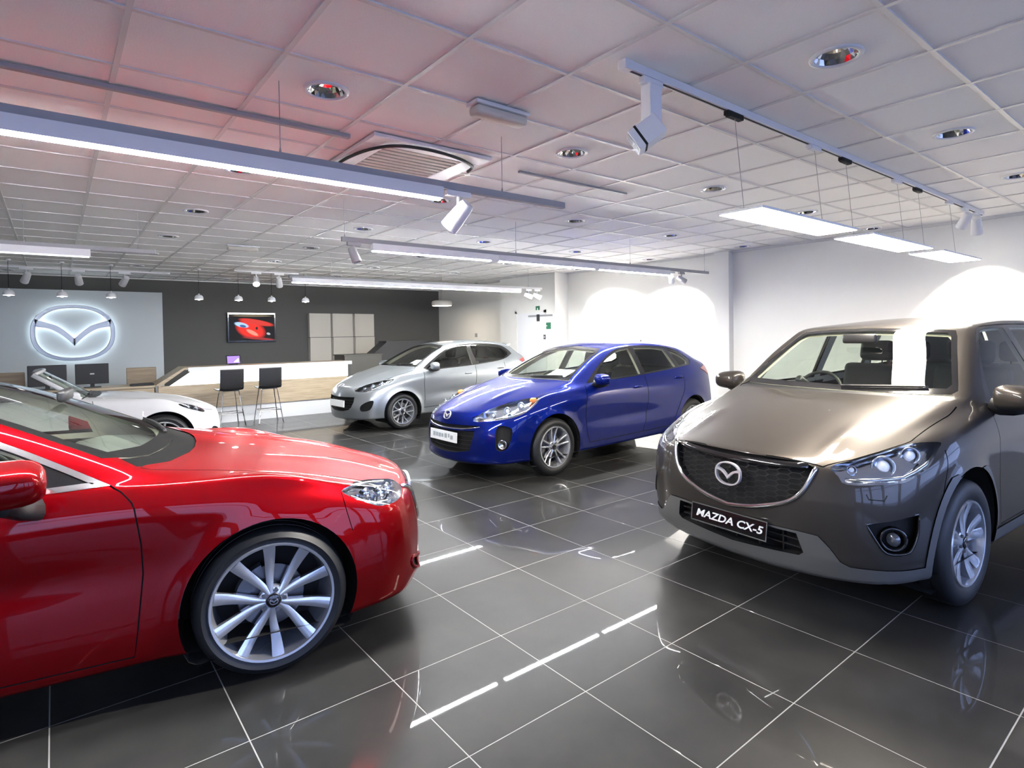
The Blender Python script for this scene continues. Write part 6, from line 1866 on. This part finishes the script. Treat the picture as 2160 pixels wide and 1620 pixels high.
def car_supermini(pose):
    S = SUPERMINI
    def deform(V, N):
        V = flare(V, S, .016, .11); V = bump(V, (.05, .72, .90), (.33, .09, .08), (0, .012, .014)); V = bump(V, (.30, .28, .90), (.45, .06, .12), (0, 0, .010))
        V = bump(V, (-1.1, .82, .56), (.9, .2, .10), (0, -.014, 0)); return V
    F = dict(label='silver hatchback parked beside the reception counter', deform=deform,
        head=[(.669,.40,.664),(.56,.47,.738),(.40,.56,.792),(.256,.65,.825),(.116,.73,.84),(.297,.735,.757),(.496,.666,.672),(.606,.551,.648)], lampback='lamp_dark',
        grille=[(-.02,.557),(.20,.56),(.434,.568),(.425,.48),(.38,.40),(.315,.351),(.15,.322),(-.02,.314)],
        fog=[(.654,.553,.417),(.60,.62,.48),(.517,.699,.516),(.501,.715,.478),(.553,.681,.364),(.645,.566,.34)],
        wslim=(-1.5, -.15), ws=[(-.02,1.028),(.3,1.027),(.58,1.02),(.612,1.04),(.555,1.18),(.49,1.335),(.41,1.375),(-.02,1.408)], wsi=[(-.02,1.05),(.55,1.046),(.57,1.055),(.52,1.18),(.465,1.318),(.39,1.352),(-.02,1.385)],
        dlo=[(-.40,.955,'c'),(-.62,1.085),(-1.0,1.28),(-1.28,1.365),(-1.65,1.395),(-2.0,1.39),(-2.4,1.35),(-2.58,1.25),(-2.62,1.18,'c'),(-2.28,1.075),(-1.66,1.01),(-1.0,.975)],
        win=[[(-.52,.985,'c'),(-.70,1.095),(-1.03,1.265),(-1.30,1.345),(-1.55,1.366,'c'),(-1.53,1.01,'c')], [(-1.63,1.37,'c'),(-2.0,1.365),(-2.35,1.33),(-2.52,1.24),(-2.54,1.185,'c'),(-2.25,1.09),(-1.63,1.025,'c')]], sglass='dark_glass',
        rw=[(-.02,1.16),(.40,1.16),(.40,1.22),(.35,1.34),(-.02,1.375)], rx=-2.65, tail=[(-3.08,.40,.92),(-2.9,.66,.95),(-2.76,.70,1.05),(-2.92,.60,1.09),(-3.04,.42,1.02)],
        hood=[(.72,-.02),(.72,0),(.70,.2),(.66,.37),(.57,.455),(.41,.55),(.27,.64),(.12,.68),(0,.685),(-.18,.69),(-.30,.68),(-.365,.62),(-.325,.4),(-.30,.2),(-.29,-.02)], hg=(3, 12),
        cowl=[(-.27,-.02),(-.28,.2),(-.31,.4),(-.345,.61),(-.40,.64),(-.42,.58),(-.36,-.02)],
        belt=1.02, d1=[(-.44,.94),(-.42,.75),(-.43,.48),(-.40,.33),(-1.43,.33),(-1.50,.45),(-1.56,.70),(-1.58,1.0)], d2=[(-1.585,1.0),(-1.565,.70),(-1.435,.33),(-1.98,.34),(-2.1,.50),(-2.28,.80),(-2.30,1.06)],
        spots=[((.58,.53,.70), .026, 'position_lamp'), ((.47,.61,.735), .034, 'projector'), ((.34,.66,.775), .030, 'dipped_lamp')], badge=.735, plate=.45, text=None,
        mirror=((-.56, .755, .975), (-.62, .875, 1.03)), wip=[((-.52, 1.04), (.0, 1.06)), ((.03, 1.04), (.48, 1.06))], hand=[(-1.30,.86),(-2.08,.92)],
        dash=(-.38, -.86, .97, .58), sheet=[(-.58, .02, 1.035), (0, .34, 0), (-.20, 0, .075)], spoiler=(-2.66, .42, 1.385),
        yw=.805, rr=.208, wheel='vee', sw=.020)
    return hatch_car(pose, S, M['paint_silver'], F)

def car_roadster(pose):
    S = ROADSTER; P = M['paint_white']
    def deform(V, N):
        V = flare(V, S, .014, .11); V = bump(V, (.02, .70, .79), (.38, .12, .09), (0, .008, .030))
        V = bump(V, (.2, 0, .82), (.6, .25, .2), (0, 0, .012)); V = bump(V, (-2.33, .70, .86), (.36, .12, .09), (0, .008, .020)); return V
    sh = Shell(S, 3, deform)
    car = empty('car', (pose[0], pose[1], 0), pose[2]); tag(car, 'white open two-seat roadster behind the red saloon', 'car', 'cars on show')
    common_cut(sh, S)
    head3 = [(.52,.56,.635),(.40,.60,.70),(.26,.68,.735),(.20,.74,.735),(.30,.77,.68),(.43,.70,.625),(.50,.63,.60)]
    hp = curve2(to_view(48, head3), 3); sh.region('headlight', hp, 48)
    sh.region('grille', curve2([(-.30,.36),(-.2,.42),(.0,.43),(.2,.42),(.32,.36),(.26,.27),(0,.24),(-.2,.26)], 3), 'front')
    sh.region('fog_recess', curve2(to_view(45, [(.66,.48,.36),(.60,.60,.40),(.56,.65,.38),(.60,.60,.32),(.66,.50,.31)]), 3), 45)
    sh.region('cabin', curve2([(-.78,-.7),(-.80,.0),(-.90,.5),(-1.0,.60,'c'),(-1.5,.615),(-2.0,.57,'c'),(-2.06,.3),(-2.08,0),(-2.06,-.7)], 3), 'top', nmin=.2)
    hood = [(.70,-.02),(.70,.15),(.64,.38),(.54,.48),(.40,.56),(.1,.60),(-.3,.635),(-.58,.65),(-.66,.60),(-.60,.4),(-.57,.2),(-.56,-.02)]
    sh.region('hood', hood, 'top', nmin=.2)
    sh.region('cowl', [(-.55,-.02),(-.56,.2),(-.59,.4),(-.64,.59),(-.72,.60),(-.76,.4),(-.76,-.02)], 'top', nmin=.2)
    lw = lambda c: c.y > .45
    d1 = [(-.70,.85),(-.66,.60),(-.62,.40),(-.66,.26),(-1.60,.27),(-1.70,.45),(-1.78,.87)]
    sh.region('door', d1, 'side', lim=lw)
    G = ['body', 'hood', 'door', 'cowl']
    sh.region('gap', strip(hood[2:9], .006), 'top', G, nmin=.1); sh.region('gap', strip(d1, .006), 'side', G, lim=lw)
    sh.region('gap', strip(circle2(0, S['wr'], .43, 16, .2, 1.2), .003), 'side', ['body'], lim=lambda c: False)
    sh.region('tail_light', circle2(-.55, .62, .08, 20) and to_view(150, [(-3.05,.5,.62),(-2.95,.60,.60),(-2.92,.62,.68),(-3.0,.52,.70)]), 150)
    sh.extract('body', P, car, 'both', 'body_shell'); sh.extract('hood', P, car, 'both', 'hood'); sh.extract('door', P, car, 'pair', 'door')
    sh.extract('underbody', M['gap'], car, 'both', 'underbody'); sh.extract('cowl', M['black'], car, 'both', 'cowl_panel', off=-.003)
    recess(sh, 'gap', .006, M['gap'], car, 'both', 'panel_gaps'); sh.extract('tail_light', M['red_lens'], car, 'pair', 'tail_light', off=.003)
    lens = sh.extract('headlight', M['lamp_glass'], car, 'pair', 'headlight', off=.001)
    recess(sh, 'headlight', Vector((-.05, -.035, -.01)), M['lamp_reflector'], car, 'pair', 'headlight_housing')
    for L, sg in zip(lens, (1, -1)): lamp_inside(L, sg, [((.44,.65,.66), .026, 'projector'), ((.34,.70,.69), .028, 'dipped_lamp')], None)
    recess(sh, 'grille', Vector((-.06, 0, 0)), M['gap'], car, 'both', 'grille'); recess(sh, 'fog_recess', Vector((-.03, -.02, 0)), M['gap'], car, 'pair', 'fog_lamp_bezel')
    emblem(car, sh.pt('front', 0, .55) + Vector((.002, 0, 0)), (1, 0, .4), .05, .04, .012)
    # cabin tub
    mb = MB(); mb.box(-2.06, -.72, -.60, .60, .20, .24); mb.box(-2.09, -2.05, -.6, .6, .22, .87); mb.box(-2.06, -.80, -.64, -.60, .22, .85); mb.box(-2.06, -.80, .60, .64, .22, .85)
    mb.build('cabin_tub', M['dash'], car)
    dashboard(car, sh, -.74, -1.05, .84, .58, M['dash']); steering(car, -1.08, -.33, .78, M['black'], .18)
    for y in (-.32, .32): seat(car, -1.55, y, .28, M['fabric_dark'], .46, .56)
    # windscreen: curved frame and glass
    n = 16; bot = []; top = []
    for k in range(n + 1):
        t = -1 + 2 * k / n
        bot.append(Vector((-.66 - .14 * t * t, .665 * t, .895 - .02 * t * t))); top.append(Vector((-1.13 - .10 * t * t, .545 * t, 1.205 - .03 * t * t)))
    mb = MB(); mb.tube([bot[0]] + top + [bot[-1]], .020, 8, sx=1.4); mb.build('windshield_frame', P, car, True)
    mb = MB(); mb.tube(bot, .014, 8); mb.build('windshield_seal', M['black'], car, True)
    mb = MB(); v = bot + top; mb.add(v, [(k, k + 1, n + 2 + k, n + 1 + k) for k in range(n)]); mb.build('windshield', M['car_glass'], car, True)
    mb = MB(); mb.tube([b.lerp(t, .06) + Vector((.02, 0, .012)) for b, t in list(zip(bot, top))[3:9]], .008, 6); mb.build('wiper', M['black'], car, True)
    mb = MB(); mb.box(-1.08, -1.05, -.10, .10, 1.09, 1.145, .012); mb.build('inner_mirror', M['black'], car, True)
    mirror_part(car, (-.86, .74, .87), (-.90, .85, .925), (.08, .095, .058), P, 'black', .2)
    handle(car, sh, -1.52, .74, .13, P)
    for x in (0, -S['wb']):
        arch_liner(car, sh, x, S['wr'] + .005, S['ar'], .80)
        for sg in (1, -1): make_wheel(car, x, .83, sg, S['wr'], .205, .225, 'thin', spoke_w=.028, rot=.2)
    return car

# ---------------------------------------------------------------- cars in place
car_suv((4.05, 1.846, R(175.4)))
car_sedan((.908, 3.652, R(-9)))
car_hatch((4.27, 5.513, R(181.2)))
car_supermini((4.50, 9.52, R(183.7)))
car_roadster((1.02, 9.10, R(1)))
